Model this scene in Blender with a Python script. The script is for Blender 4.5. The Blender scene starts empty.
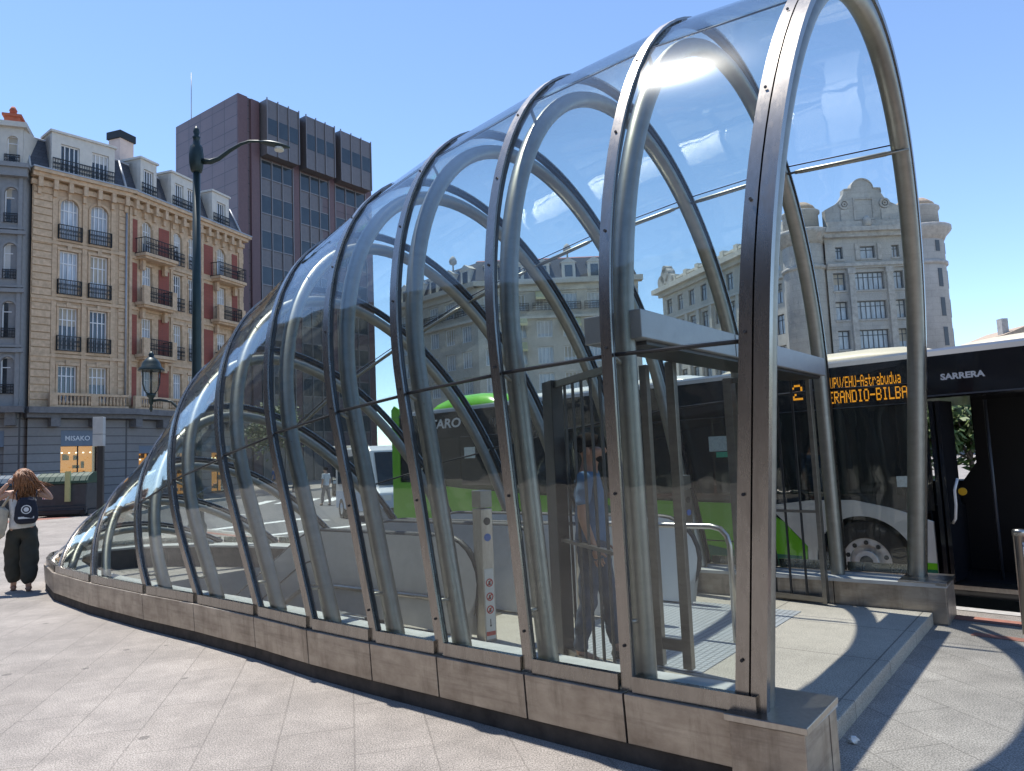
import bpy, bmesh, math, random
from mathutils import Vector, Matrix
random.seed(7)
R = math.radians; PI = math.pi
S = bpy.context.scene
COL = S.collection

# ------------------------------------------------------------------ camera
PITCH, ROLL, CAMH, FPX = R(5.5), R(2.44), 1.7, 735.0
fw = Vector((0, math.cos(PITCH), math.sin(PITCH))); r0 = Vector((1, 0, 0)); u0 = Vector((0, -math.sin(PITCH), math.cos(PITCH)))
ir = math.cos(ROLL)*r0 - math.sin(ROLL)*u0
iu = math.sin(ROLL)*r0 + math.cos(ROLL)*u0
cd = bpy.data.cameras.new('camera'); cam = bpy.data.objects.new('camera', cd); COL.objects.link(cam)
mw = Matrix((ir, iu, -fw)).transposed().to_4x4(); mw.translation = Vector((0, 0, CAMH))
cam.matrix_world = mw
cd.sensor_width = 36.0; cd.lens = FPX/1024*36.0; cd.clip_start = .05; cd.clip_end = 3000
S.camera = cam

# ------------------------------------------------------------------ sky, sun, exposure
B2 = Vector((-.788, .616)).normalized(); L2 = Vector((.616, .788)).normalized()
sund = Vector((B2.x*.358+L2.x*.06, B2.y*.358+L2.y*.06, 1)).normalized()          # towards the sun
W = bpy.data.worlds.new("World"); S.world = W; W.use_nodes = True
nt = W.node_tree; bg = nt.nodes['Background']
sky = nt.nodes.new('ShaderNodeTexSky'); sky.sky_type = 'NISHITA'; sky.sun_disc = False
sky.sun_elevation = math.asin(sund.z); sky.sun_rotation = math.atan2(sund.x, sund.y)
sky.air_density = .8; sky.dust_density = .0; sky.ozone_density = 3.0; sky.altitude = 30
nt.links.new(sky.outputs[0], bg.inputs[0]); bg.inputs[1].default_value = .135
sl = bpy.data.lights.new('sun', 'SUN'); sl.energy = 3.2; sl.angle = R(.53); sl.color = (1, .955, .89)
so = bpy.data.objects.new('sun', sl); COL.objects.link(so)
so.rotation_mode = 'QUATERNION'; so.rotation_quaternion = sund.to_track_quat('Z', 'Y'); so.location = (-20, 20, 60)
S.view_settings.view_transform = 'Standard'; S.view_settings.look = 'None'
S.view_settings.exposure = .98; S.view_settings.gamma = 1; S.view_settings.use_curve_mapping = False
S.render.engine = 'CYCLES'
cy = S.cycles; cy.transparent_max_bounces = 40; cy.max_bounces = 8; cy.glossy_bounces = 4; cy.diffuse_bounces = 3
cy.transmission_bounces = 6; cy.caustics_reflective = False; cy.caustics_refractive = False; cy.sample_clamp_indirect = 6

# ------------------------------------------------------------------ materials
def newmat(name):
    m = bpy.data.materials.new(name); m.use_nodes = True
    return m, m.node_tree, m.node_tree.nodes['Principled BSDF']
def mat(name, c, rough=.6, metal=0, var=.12, scale=6, stretch=(1, 1, 1), bump=0., detail=4, tint=None, spec=None, alpha=None):
    m, t, p = newmat(name)
    p.inputs['Roughness'].default_value = rough; p.inputs['Metallic'].default_value = metal
    if spec is not None: p.inputs['Specular IOR Level'].default_value = spec
    tc = t.nodes.new('ShaderNodeTexCoord'); mp = t.nodes.new('ShaderNodeMapping'); mp.inputs['Scale'].default_value = stretch
    t.links.new(tc.outputs['Object'], mp.inputs[0])
    n = t.nodes.new('ShaderNodeTexNoise'); n.inputs['Scale'].default_value = scale; n.inputs['Detail'].default_value = detail
    n.inputs['Roughness'].default_value = .65
    t.links.new(mp.outputs[0], n.inputs['Vector'])
    r = t.nodes.new('ShaderNodeValToRGB'); r.color_ramp.elements[0].position = .3; r.color_ramp.elements[1].position = .7
    c2 = tint or c
    r.color_ramp.elements[0].color = (*[x*(1-var) for x in c2], 1); r.color_ramp.elements[1].color = (*[min(1, x*(1+var)) for x in c], 1)
    t.links.new(n.outputs[0], r.inputs[0]); t.links.new(r.outputs[0], p.inputs['Base Color'])
    if bump:
        b = t.nodes.new('ShaderNodeBump'); b.inputs['Strength'].default_value = bump; b.inputs['Distance'].default_value = .01
        t.links.new(n.outputs[0], b.inputs['Height']); t.links.new(b.outputs[0], p.inputs['Normal'])
    return m
def emis(name, c, s):
    m, t, p = newmat(name); p.inputs['Base Color'].default_value = (*[x*.3 for x in c], 1)
    p.inputs['Emission Color'].default_value = (*c, 1); p.inputs['Emission Strength'].default_value = s
    return m
def glassmat(name, tint, rough=.0, refl=1.0, ior=1.45):
    m = bpy.data.materials.new(name); m.use_nodes = True; t = m.node_tree; t.nodes.clear()
    o = t.nodes.new('ShaderNodeOutputMaterial'); mx = t.nodes.new('ShaderNodeMixShader'); tr = t.nodes.new('ShaderNodeBsdfTransparent')
    g = t.nodes.new('ShaderNodeBsdfGlossy'); fr = t.nodes.new('ShaderNodeFresnel'); mu = t.nodes.new('ShaderNodeMath'); mu.operation = 'MULTIPLY'
    mu.use_clamp = True
    t.nodes.remove(fr); fr = t.nodes.new('ShaderNodeLayerWeight'); fr.inputs[0].default_value = .5
    f0 = ((ior-1)/(ior+1))**2
    pw = t.nodes.new('ShaderNodeMath'); pw.operation = 'POWER'; pw.inputs[1].default_value = 5; ma = t.nodes.new('ShaderNodeMath'); ma.operation = 'MULTIPLY_ADD'
    ma.inputs[1].default_value = 1-f0; ma.inputs[2].default_value = f0
    wv = t.nodes.new('ShaderNodeTexNoise'); wv.inputs['Scale'].default_value = 1.7; wv.inputs['Detail'].default_value = 2; tcw = t.nodes.new('ShaderNodeTexCoord'); t.links.new(tcw.outputs['Object'], wv.inputs['Vector'])
    bw = t.nodes.new('ShaderNodeBump'); bw.inputs['Strength'].default_value = .35; bw.inputs['Distance'].default_value = .02; t.links.new(wv.outputs[0], bw.inputs['Height']); t.links.new(bw.outputs[0], g.inputs['Normal'])
    t.links.new(fr.outputs['Facing'], pw.inputs[0]); t.links.new(pw.outputs[0], ma.inputs[0]); fr = ma
    tr.inputs[0].default_value = (*tint, 1); g.inputs['Roughness'].default_value = rough; mu.inputs[1].default_value = refl
    # slight dust film
    tc = t.nodes.new('ShaderNodeTexCoord'); n = t.nodes.new('ShaderNodeTexNoise'); n.inputs['Scale'].default_value = 3.5; n.inputs['Detail'].default_value = 6
    t.links.new(tc.outputs['Object'], n.inputs['Vector'])
    rr = t.nodes.new('ShaderNodeMapRange'); rr.inputs[1].default_value = .45; rr.inputs[2].default_value = .9; rr.inputs[3].default_value = .001; rr.inputs[4].default_value = .010
    t.links.new(n.outputs[0], rr.inputs[0])
    d = t.nodes.new('ShaderNodeBsdfDiffuse'); d.inputs[0].default_value = (.5, .5, .48, 1)
    mx2 = t.nodes.new('ShaderNodeMixShader')
    t.links.new(fr.outputs[0], mu.inputs[0]); t.links.new(mu.outputs[0], mx.inputs[0]); t.links.new(tr.outputs[0], mx.inputs[1]); t.links.new(g.outputs[0], mx.inputs[2])
    t.links.new(rr.outputs[0], mx2.inputs[0]); t.links.new(mx.outputs[0], mx2.inputs[1]); t.links.new(d.outputs[0], mx2.inputs[2])
    g2 = t.nodes.new('ShaderNodeBsdfGlossy'); g2.inputs['Roughness'].default_value = .2; mx3 = t.nodes.new('ShaderNodeMixShader'); mx3.inputs[0].default_value = .008
    t.links.new(mx2.outputs[0], mx3.inputs[1]); t.links.new(g2.outputs[0], mx3.inputs[2])
    t.links.new(mx3.outputs[0], o.inputs[0])
    return m
def brickmat(name, c1, c2, mortar, bw, bh, ang=0, off=.5, msz=.012, rough=.7, bump=.25, speck=.0, stain=.2, plane='xy', sq=1, smooth=.1, spots=False):
    m, t, p = newmat(name); N = t.nodes.new; K = t.links.new
    tc = N('ShaderNodeTexCoord'); mp = N('ShaderNodeMapping'); mp.inputs['Rotation'].default_value = (0, 0, ang)
    K(tc.outputs['Object'], mp.inputs[0]); vec = mp.outputs[0]
    if plane == 'xz':
        sp = N('ShaderNodeSeparateXYZ'); cb = N('ShaderNodeCombineXYZ'); K(vec, sp.inputs[0]); K(sp.outputs[0], cb.inputs[0]); K(sp.outputs[2], cb.inputs[1]); vec = cb.outputs[0]
    b = N('ShaderNodeTexBrick'); b.offset = off; b.squash = sq
    b.inputs['Scale'].default_value = 1; b.inputs['Brick Width'].default_value = bw; b.inputs['Row Height'].default_value = bh
    b.inputs['Mortar Size'].default_value = msz; b.inputs['Mortar Smooth'].default_value = smooth
    b.inputs['Color1'].default_value = (*c1, 1); b.inputs['Color2'].default_value = (*c2, 1); b.inputs['Mortar'].default_value = (*mortar, 1); b.inputs['Bias'].default_value = -.2
    K(vec, b.inputs['Vector'])
    col = b.outputs[0]
    def mul(col, scale, lo, hi, det=5, p0=.3, p1=.7):
        n = N('ShaderNodeTexNoise'); n.inputs['Scale'].default_value = scale; n.inputs['Detail'].default_value = det; n.inputs['Roughness'].default_value = .6
        K(tc.outputs['Object'], n.inputs['Vector'])
        r = N('ShaderNodeMapRange'); r.inputs[1].default_value = p0; r.inputs[2].default_value = p1; r.inputs[3].default_value = lo; r.inputs[4].default_value = hi
        K(n.outputs[0], r.inputs[0])
        x = N('ShaderNodeMix'); x.data_type = 'RGBA'; x.blend_type = 'MULTIPLY'; x.inputs[0].default_value = 1
        K(col, x.inputs[6]); K(r.outputs[0], x.inputs[7]); return x.outputs[2]
    col = mul(col, .55, 1-stain, 1+stain*.35, 8)
    col = mul(col, 7, 1-stain*.5, 1+stain*.3, 6)
    if speck: col = mul(col, 110, 1-speck, 1+speck*.5, 2, .35, .65)
    if spots:
        vo = N('ShaderNodeTexVoronoi'); vo.inputs['Scale'].default_value = 2.9; K(tc.outputs['Object'], vo.inputs['Vector'])
        nz = N('ShaderNodeTexNoise'); nz.inputs['Scale'].default_value = 30; K(tc.outputs['Object'], nz.inputs['Vector'])
        ad = N('ShaderNodeMath'); ad.operation = 'MULTIPLY_ADD'; ad.inputs[1].default_value = .05; K(nz.outputs[0], ad.inputs[0]); K(vo.outputs['Distance'], ad.inputs[2])
        sz = N('ShaderNodeSeparateColor'); K(vo.outputs['Color'], sz.inputs[0])
        th = N('ShaderNodeMapRange'); th.inputs[1].default_value = .2; th.inputs[2].default_value = 1; th.inputs[3].default_value = .0; th.inputs[4].default_value = .15; K(sz.outputs[0], th.inputs[0])
        lt = N('ShaderNodeMath'); lt.operation = 'LESS_THAN'; K(ad.outputs[0], lt.inputs[0]); K(th.outputs[0], lt.inputs[1])
        mr = N('ShaderNodeMapRange'); mr.inputs[3].default_value = 1; mr.inputs[4].default_value = .55; K(lt.outputs[0], mr.inputs[0])
        x = N('ShaderNodeMix'); x.data_type = 'RGBA'; x.blend_type = 'MULTIPLY'; x.inputs[0].default_value = 1; K(col, x.inputs[6]); K(mr.outputs[0], x.inputs[7]); col = x.outputs[2]
        col = mul(col, .22, .9, 1.07, 3); col = mul(col, 2.2, .92, 1.06, 9, .38, .62)
    K(col, p.inputs['Base Color']); p.inputs['Roughness'].default_value = rough
    if bump:
        bu = N('ShaderNodeBump'); bu.inputs['Strength'].default_value = bump; bu.inputs['Distance'].default_value = .006; bu.invert = True
        K(b.outputs['Fac'], bu.inputs['Height']); K(bu.outputs[0], p.inputs['Normal'])
    return m

M = {}
M['steel'] = mat('brushed steel', (.42, .40, .37), .3, 1, .08, 40, (1, 1, .3), detail=6, tint=(.39, .36, .33))
M['steel_cap'] = mat('brushed warm steel', (.33, .308, .284), .27, 1, .035, 40, (1, 1, .3), detail=5, tint=(.30, .278, .254))
M['tube'] = mat('satin steel tube', (.285, .278, .25), .44, 1, .10, 14, (.5, .5, 1), detail=4)
M['plinth'] = mat('weathered steel panel', (.43, .39, .34), .42, .75, .18, 3.5, (1, 1, 1.6), detail=9, tint=(.34, .29, .245))
def stained(m, c=(.1, .075, .055), sc=(2.2, 2.2, .35), amt=.55):
    t = m.node_tree; p = t.nodes['Principled BSDF']; src = p.inputs['Base Color'].links[0].from_socket
    tc = t.nodes.new('ShaderNodeTexCoord'); mp = t.nodes.new('ShaderNodeMapping'); mp.inputs['Scale'].default_value = sc; t.links.new(tc.outputs['Object'], mp.inputs[0])
    n = t.nodes.new('ShaderNodeTexNoise'); n.inputs['Scale'].default_value = 3; n.inputs['Detail'].default_value = 9; n.inputs['Roughness'].default_value = .7; t.links.new(mp.outputs[0], n.inputs['Vector'])
    r = t.nodes.new('ShaderNodeMapRange'); r.inputs[1].default_value = .5; r.inputs[2].default_value = .72; r.inputs[3].default_value = 0; r.inputs[4].default_value = amt; t.links.new(n.outputs[0], r.inputs[0])
    x = t.nodes.new('ShaderNodeMix'); x.data_type = 'RGBA'; t.links.new(r.outputs[0], x.inputs[0]); t.links.new(src, x.inputs[6]); x.inputs[7].default_value = (*c, 1)
    t.links.new(x.outputs[2], p.inputs['Base Color'])
    q = t.nodes.new('ShaderNodeMapRange'); q.inputs[3].default_value = p.inputs['Roughness'].default_value; q.inputs[4].default_value = p.inputs['Roughness'].default_value+.25; t.links.new(r.outputs[0], q.inputs[0]); t.links.new(q.outputs[0], p.inputs['Roughness'])
stained(M['plinth']); stained(M['plinth'], (.09, .065, .05), (.5, .5, 7), .34); stained(M['steel_cap'], (.17, .14, .12), (4, 4, .6), .35)
M['recess'] = mat('dark stone and pit shade', (.062, .053, .045), .9, 0, .4, 7)  # dark plinth foot; also carries painted pit shade on the inner panels
M['ledge'] = mat('light stone ledge', (.50, .50, .48), .55, 0, .12, 9, detail=6)
M['beam'] = mat('grey metal cladding', (.36, .37, .39), .4, .4, .06, 10)
M['gate'] = mat('gate steel', (.22, .205, .185), .38, 1, .12, 18, (.4, .4, 1.5))
M['gate_dark'] = mat('dark gate post', (.04, .04, .042), .4, .4, .1, 10)
M['rubber'] = mat('black rubber', (.018, .018, .019), .5, 0, .1, 10)
M['glass'] = glassmat('canopy glass', (.912, .938, .926), .012, 1.0, 1.5)
M['bglass'] = glassmat('clear balustrade glass', (.82, .9, .88), .01, 1.0, 1.45)
M['busglass'] = glassmat('tinted bus glass', (.16, .19, .20), .01, 1.1, 1.5)
M['pane'] = mat('window glass', (.035, .045, .055), .04, 0, .5, 1.3, spec=.9)
M['panecurt'] = mat('curtained window glass', (.42, .46, .50), .08, 0, .35, 2.5, (1, 1, .2), spec=.8)
M['granite'] = brickmat('granite paving', (.358, .320, .284), (.384, .345, .308), (.27, .24, .212), .92, .46, -R(102.7), .5, .006, .72, .3, .62, .26, spots=True)
M['platform'] = brickmat('granite platform', (.46, .415, .35), (.49, .445, .38), (.2, .18, .155), 1.2, 1.0, 0, .0, .006, .6, .3, .45, .2)
M['tactile'] = brickmat('tactile studs', (.44, .46, .48), (.48, .50, .52), (.25, .26, .27), .05, .05, 0, 0, .006, .35, .6, .1, .12)
M['redstrip'] = mat('red tactile tile', (.29, .125, .09), .75, 0, .2, 20)
M['asphalt'] = mat('asphalt', (.115, .115, .12), .85, 0, .22, 60, bump=.3, detail=8)
M['kerb'] = mat('kerb stone', (.40, .385, .36), .75, 0, .2, 12)
M['white_line'] = mat('road paint', (.72, .72, .70), .7, 0, .12, 20)
M['concrete'] = mat('pale concrete', (.42, .42, .41), .7, 0, .14, 3, detail=8)
M['white_paint'] = mat('white panel', (.72, .72, .70), .4, 0, .04, 4)
M['esc_side'] = mat('escalator cladding', (.56, .56, .55), .4, .15, .08, 6)
M['esc_step'] = brickmat('escalator steps', (.2, .2, .2), (.22, .22, .22), (.05, .05, .05), .4, .4, 0, 0, .02, .4, .5)

# ------------------------------------------------------------------ builders
class MB:
    def __init__(s, T=None): s.v = []; s.f = []; s.T = T or (lambda a, b, c: Vector((a, b, c))); s.sm = set()
    def pt(s, *p): s.v.append(Vector(s.T(*p))); return len(s.v)-1
    def raw(s, p): s.v.append(Vector(p)); return len(s.v)-1
    def face(s, ids, smooth=False):
        if smooth: s.sm.add(len(s.f))
        s.f.append(ids)
    def quad(s, a, b, c, d): s.face([s.pt(*a), s.pt(*b), s.pt(*c), s.pt(*d)])
    def box(s, x0, x1, y0, y1, z0, z1):
        i = [s.pt(x, y, z) for z in (z0, z1) for x, y in ((x0, y0), (x1, y0), (x1, y1), (x0, y1))]
        for q in ((0, 3, 2, 1), (4, 5, 6, 7), (0, 1, 5, 4), (1, 2, 6, 5), (2, 3, 7, 6), (3, 0, 4, 7)): s.face([i[k] for k in q])
        return s
    def prism(s, poly, y0, y1):                      # polygon in (x, z), extruded along y
        n = len(poly); a = [s.pt(x, y0, z) for x, z in poly]; b = [s.pt(x, y1, z) for x, z in poly]
        s.face(a); s.face(b[::-1])
        for i in range(n): s.face([a[i], b[i], b[(i+1) % n], a[(i+1) % n]])
        return s
    def prismz(s, poly, z0, z1):                     # polygon in (x, y), extruded up
        n = len(poly); a = [s.pt(x, y, z0) for x, y in poly]; b = [s.pt(x, y, z1) for x, y in poly]
        s.face(a[::-1]); s.face(b)
        for i in range(n): s.face([a[i], a[(i+1) % n], b[(i+1) % n], b[i]])
        return s
    def tube(s, path, r, seg=10, cap=True, closed=False):
        P = [Vector(s.T(*p)) for p in path]; n = len(P); rr = r if isinstance(r, (list, tuple)) else [r]*n
        rings = []; up = None
        for i in range(n):
            t = ((P[(i+1) % n] if (i < n-1 or closed) else P[i]) - (P[i-1] if (i > 0 or closed) else P[i])).normalized()
            if up is None:
                up = Vector((0, 0, 1)) if abs(t.z) < .9 else Vector((1, 0, 0))
            x = (up - t*up.dot(t)).normalized(); y = t.cross(x); up = x
            rings.append([s.raw(P[i] + rr[i]*(math.cos(2*PI*k/seg)*x + math.sin(2*PI*k/seg)*y)) for k in range(seg)])
        for i in range(n if closed else n-1):
            a, b = rings[i], rings[(i+1) % n]
            for k in range(seg): s.face([a[k], a[(k+1) % seg], b[(k+1) % seg], b[k]], True)
        if cap and not closed: s.face(rings[0][::-1]); s.face(rings[-1])
        return s
    def lathe(s, c, prof, seg=16, a0=0, a1=2*PI):    # profile (r, z) about a vertical axis at c=(x, y)
        full = abs(a1-a0-2*PI) < 1e-6; n = seg if full else seg+1
        rings = [[s.pt(c[0]+r*math.cos(a0+(a1-a0)*k/seg), c[1]+r*math.sin(a0+(a1-a0)*k/seg), z) for k in range(n)] for r, z in prof]
        for a, b in zip(rings, rings[1:]):
            for k in range(seg): s.face([a[k], a[(k+1) % n], b[(k+1) % n], b[k]], True)
        s.face(rings[0][::-1]); s.face(rings[-1]); return s
    def disc(s, c, r0, r1, y0, y1, seg=24):          # ring (or disc) in x/z, axis along y
        o = []; 
        for y in (y0, y1):
            o.append([s.pt(c[0]+r1*math.cos(2*PI*k/seg), y, c[1]+r1*math.sin(2*PI*k/seg)) for k in range(seg)])
        i = []
        if r0 > 0:
            for y in (y0, y1): i.append([s.pt(c[0]+r0*math.cos(2*PI*k/seg), y, c[1]+r0*math.sin(2*PI*k/seg)) for k in range(seg)])
        for k in range(seg):
            k2 = (k+1) % seg
            s.face([o[0][k], o[1][k], o[1][k2], o[0][k2]], True)
            if r0 > 0:
                s.face([i[0][k], i[0][k2], i[1][k2], i[1][k]], True)
                s.face([o[0][k], o[0][k2], i[0][k2], i[0][k]]); s.face([o[1][k], i[1][k], i[1][k2], o[1][k2]])
        if r0 <= 0: s.face(o[0]); s.face(o[1][::-1])
        return s
    def build(s, name, m, parent=None, bevel=0):
        me = bpy.data.meshes.new(name); me.from_pydata([tuple(v) for v in s.v], [], s.f); me.validate()
        for i, p in enumerate(me.polygons):
            if i in s.sm: p.use_smooth = True
        bm = bmesh.new(); bm.from_mesh(me); bmesh.ops.recalc_face_normals(bm, faces=bm.faces); bm.to_mesh(me); bm.free()
        me.materials.append(M[m] if isinstance(m, str) else m)
        o = bpy.data.objects.new(name, me); COL.objects.link(o)
        if parent: o.parent = parent
        if bevel:
            b = o.modifiers.new('bevel', 'BEVEL'); b.width = bevel; b.segments = 2; b.limit_method = 'ANGLE'; b.angle_limit = R(40)
        return o
def thing(name, label, cat, loc=(0, 0, 0), rz=0, group=None):
    o = bpy.data.objects.new(name, None); COL.objects.link(o); o.location = loc; o.rotation_euler = (0, 0, rz); o.empty_display_size = .2
    return tag(o, label, cat, group)
def tag(o, label, cat, group=None):
    o['label'] = label; o['category'] = cat
    if group: o['group'] = group
    return o
def struct(o): o['kind'] = 'structure'; return o
def copy_tree(o, parent=None):
    c = o.copy(); COL.objects.link(c)
    if parent: c.parent = parent
    for ch in list(o.children): copy_tree(ch, c)
    return c
def textobj(name, txt, size, m, parent, T, extrude=.004, bold=.0, sx=1, shear=0):
    cu = bpy.data.curves.new(name, 'FONT'); cu.body = txt; cu.size = size; cu.extrude = extrude; cu.offset = bold; cu.shear = shear; cu.resolution_u = 3
    o = bpy.data.objects.new(name, cu); COL.objects.link(o); dg = bpy.context.evaluated_depsgraph_get()
    me = bpy.data.meshes.new_from_object(o.evaluated_get(dg)); bpy.data.objects.remove(o); bpy.data.curves.remove(cu)
    for v in me.vertices: v.co = Vector(T(v.co.x*sx, v.co.y, v.co.z))
    me.materials.clear(); me.materials.append(M[m]); me.name = name
    r = bpy.data.objects.new(name, me); COL.objects.link(r); r.parent = parent; return r
def arc(cx, cy, r, a0, a1, n): return [(cx+r*math.cos(a0+(a1-a0)*i/n), cy+r*math.sin(a0+(a1-a0)*i/n)) for i in range(n+1)]

# ------------------------------------------------------------------ ground, road, pit
M0 = Vector((2.583, 5.544, 0)); PHI = math.atan2(B2.y, B2.x)
def w2(s, t): return Vector((M0.x+B2.x*s+L2.x*t, M0.y+B2.y*s+L2.y*t))
ROAD = [(60, -49.75), (-12.5, 25.04), (-16.2, 31), (-17.6, 38), (-16.2, 48), (-10, 66), (16, 142), (30, 142), (1, 60), (-2.3, 46), (-1.6, 27.5), (62, -38.2)]
PIT = [w2(4.3, -1.3), w2(9.3, -1.3), w2(9.3, 1.3), w2(4.3, 1.3)]
bm = bmesh.new()
def loop(pts, z=0):
    vs = [bm.verts.new((p[0], p[1], z)) for p in pts]
    return [bm.edges.new((vs[i], vs[(i+1) % len(vs)])) for i in range(len(vs))]
E_ = loop([(-900, -400), (900, -400), (900, 1400), (-900, 1400)]) + loop(ROAD) + loop(PIT)
bmesh.ops.triangle_fill(bm, use_beauty=True, use_dissolve=False, edges=E_)
for f_ in bm.faces:
    if f_.normal.z < 0: f_.normal_flip()
me = bpy.data.meshes.new('ground'); bm.to_mesh(me); bm.free(); me.materials.append(M['granite'])
g = bpy.data.objects.new('ground', me); COL.objects.link(g); struct(g)
bm = bmesh.new(); bmesh.ops.triangle_fill(bm, use_beauty=True, edges=loop(ROAD, -.15))
for f_ in bm.faces:
    if f_.normal.z < 0: f_.normal_flip()
me = bpy.data.meshes.new('road'); bm.to_mesh(me); bm.free(); me.materials.append(M['asphalt'])
g = bpy.data.objects.new('road', me); COL.objects.link(g); struct(g)
mb = MB()
for i in range(len(ROAD)):
    a = Vector(ROAD[i]); b = Vector(ROAD[(i+1) % len(ROAD)]); d = (b-a).normalized(); n = Vector((-d.y, d.x))   # polygon runs clockwise: outside on the left
    if (n.x*.718+n.y*.696 > 0) == (i == 0): n = -n
    if i > 0 and i < len(ROAD)-1:
        c = Vector((-8, 36)); n = Vector((-d.y, d.x)); n = n if (a-c).dot(n) > 0 else -n
    q = [a, b, b+n*.16, a+n*.16]
    mb.face([mb.raw((*p, .006)) for p in q]); mb.face([mb.raw((*a, .006)), mb.raw((*b, .006)), mb.raw((*b, -.16)), mb.raw((*a, -.16))])
struct(mb.build('kerb', 'kerb'))
mb = MB(); nv = Vector((.718, .696)); dv = Vector((-.696, .718))
def nd(n, k): p = nv*n+dv*k; return p
for n0, n1, k0, k1 in ((7.86, 8.06, -30, 27), (7.3, 7.42, -30, 2.0)):
    mb.face([mb.raw((*nd(n0, k0), .004)), mb.raw((*nd(n1, k0), .004)), mb.raw((*nd(n1, k1), .004)), mb.raw((*nd(n0, k1), .004))])
for k in (33, 39.5): mb.face([mb.raw((*nd(n_, k_), .004)) for n_, k_ in ((1, k), (8.0, k+1), (8.0, k+2.6), (1, k+1.8))])
struct(mb.build('red_paving_strip', 'redstrip'))
mb = MB()
for i in range(9):
    c = Vector((-13.2+i*1.15, 36.5+i*.2)); 
    mb.face([mb.raw((*(c+Vector(o_)), -.146)) for o_ in ((0, 0), (.55, .1), (.1, 4), (-.45, 3.9))])
for k in range(10, 44, 5):
    p = nd(12.6, k-8); mb.face([mb.raw((*(p+nv*a+dv*b), -.146)) for a, b in ((0, 0), (.12, 0), (.12, 2), (0, 2))])
mb.face([mb.raw((*(nd(n_, k_)), -.146)) for n_, k_ in ((8.9, 19), (12.4, 19), (12.4, 19.4), (8.9, 19.4))])
mb.face([mb.raw((*(nd(n_, k_)), -.146)) for n_, k_ in ((8.9, 22.6), (12.6, 23.5), (12.6, 24.0), (8.9, 23.1))])
struct(mb.build('road_marking', 'white_line'))

# ------------------------------------------------------------------ metro entrance canopy
# local frame: x backwards along the axis, y = -t (towards the camera side), z up
ent = thing('metro_entrance', 'arched glass and steel metro entrance canopy swooping down to a low nose', 'metro entrance', (M0.x, M0.y, 0), PHI)
ZP = .38
RIB = [(0.0, 4.75, 2.265, 1.95, 2.79), (.78, -.4, 2.27, 1.93, 2.90), (1.478, -5.2, 2.255, 1.99, 2.79), (2.24, -10.3, 2.235, 1.86, 2.83), (2.935, -14.6, 2.22, 1.70, 2.84),
       (3.744, -19.7, 2.18, 1.41, 2.90), (4.633, -25.0, 2.094, 1.22, 2.75), (5.79, -31.0, 2.03, .68, 2.80), (6.90, -36.3, 2.01, -.05, 2.84), (8.48, -42.8, 1.93, -.74, 2.80), (10.02, -47.9, 1.76, -1.31, 2.70), (11.25, -51.5, 1.43, -1.93, 2.66)]
def ribpts(q, n=48, off=0.0, ds=0.0):
    """points along a rib from near foot (t<0) to far foot; off moves inward, ds along the axis. Returns local xyz"""
    s, th, w, c, hb = q; th = R(th)
    raw = []
    if c > .05:
        k = max(3, int(c/.22)); raw += [(-w, c*i/k) for i in range(k)]; W_ = w; a0 = 0
    else:
        W_ = w/math.sqrt(1-(c/hb)**2); a0 = math.asin(-c/hb)
    raw += [(-W_*math.cos(x), c+hb*math.sin(x)) for x in [a0+(PI-2*a0)*i/n for i in range(n+1)]]
    if c > .05: raw += [(w, c*i/k) for i in range(k-1, -1, -1)]
    out = []
    for i, (t, h) in enumerate(raw):
        a = raw[max(0, i-1)]; b = raw[min(len(raw)-1, i+1)]; dx, dy = b[0]-a[0], b[1]-a[1]; l = math.hypot(dx, dy); nx, ny = dy/l, -dx/l
        t2, h2 = t+nx*off, h+ny*off
        out.append((s - math.sin(th)*h2 + ds*math.cos(th), -t2, ZP + math.cos(th)*h2 + ds*math.sin(th)))
    return out
def resample(P, u0_, u1_, n):
    P = [Vector(p) for p in P]; d = [0]
    for a, b in zip(P, P[1:]): d.append(d[-1]+(b-a).length)
    out = []; j = 0
    for i in range(n+1):
        x = d[-1]*(u0_+(u1_-u0_)*i/n)
        while j < len(d)-2 and d[j+1] < x: j += 1
        f_ = (x-d[j])/max(1e-9, d[j+1]-d[j]); out.append(P[j].lerp(P[j+1], min(1, max(0, f_))))
    return out
def strip(mb, q, ds0, ds1, o0, o1, zmin=None):
    A = [ribpts(q, 48, o, d) for d, o in ((ds0, o0), (ds1, o0), (ds1, o1), (ds0, o1))]
    n = len(A[0])
    for k in range(4):
        e = [(mb.pt(*A[k][i]), mb.pt(*A[(k+1) % 4][i])) for i in range(n)]
        for i in range(n-1): mb.face([e[i][0], e[i][1], e[i+1][1], e[i+1][0]], True)
    for i in (0, n-1): mb.quad(*[A[k][i] for k in range(4)])
def dropfeet(P, z=.33): return [(P[0][0], P[0][1], z)]+P+[(P[-1][0], P[-1][1], z)]
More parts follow.
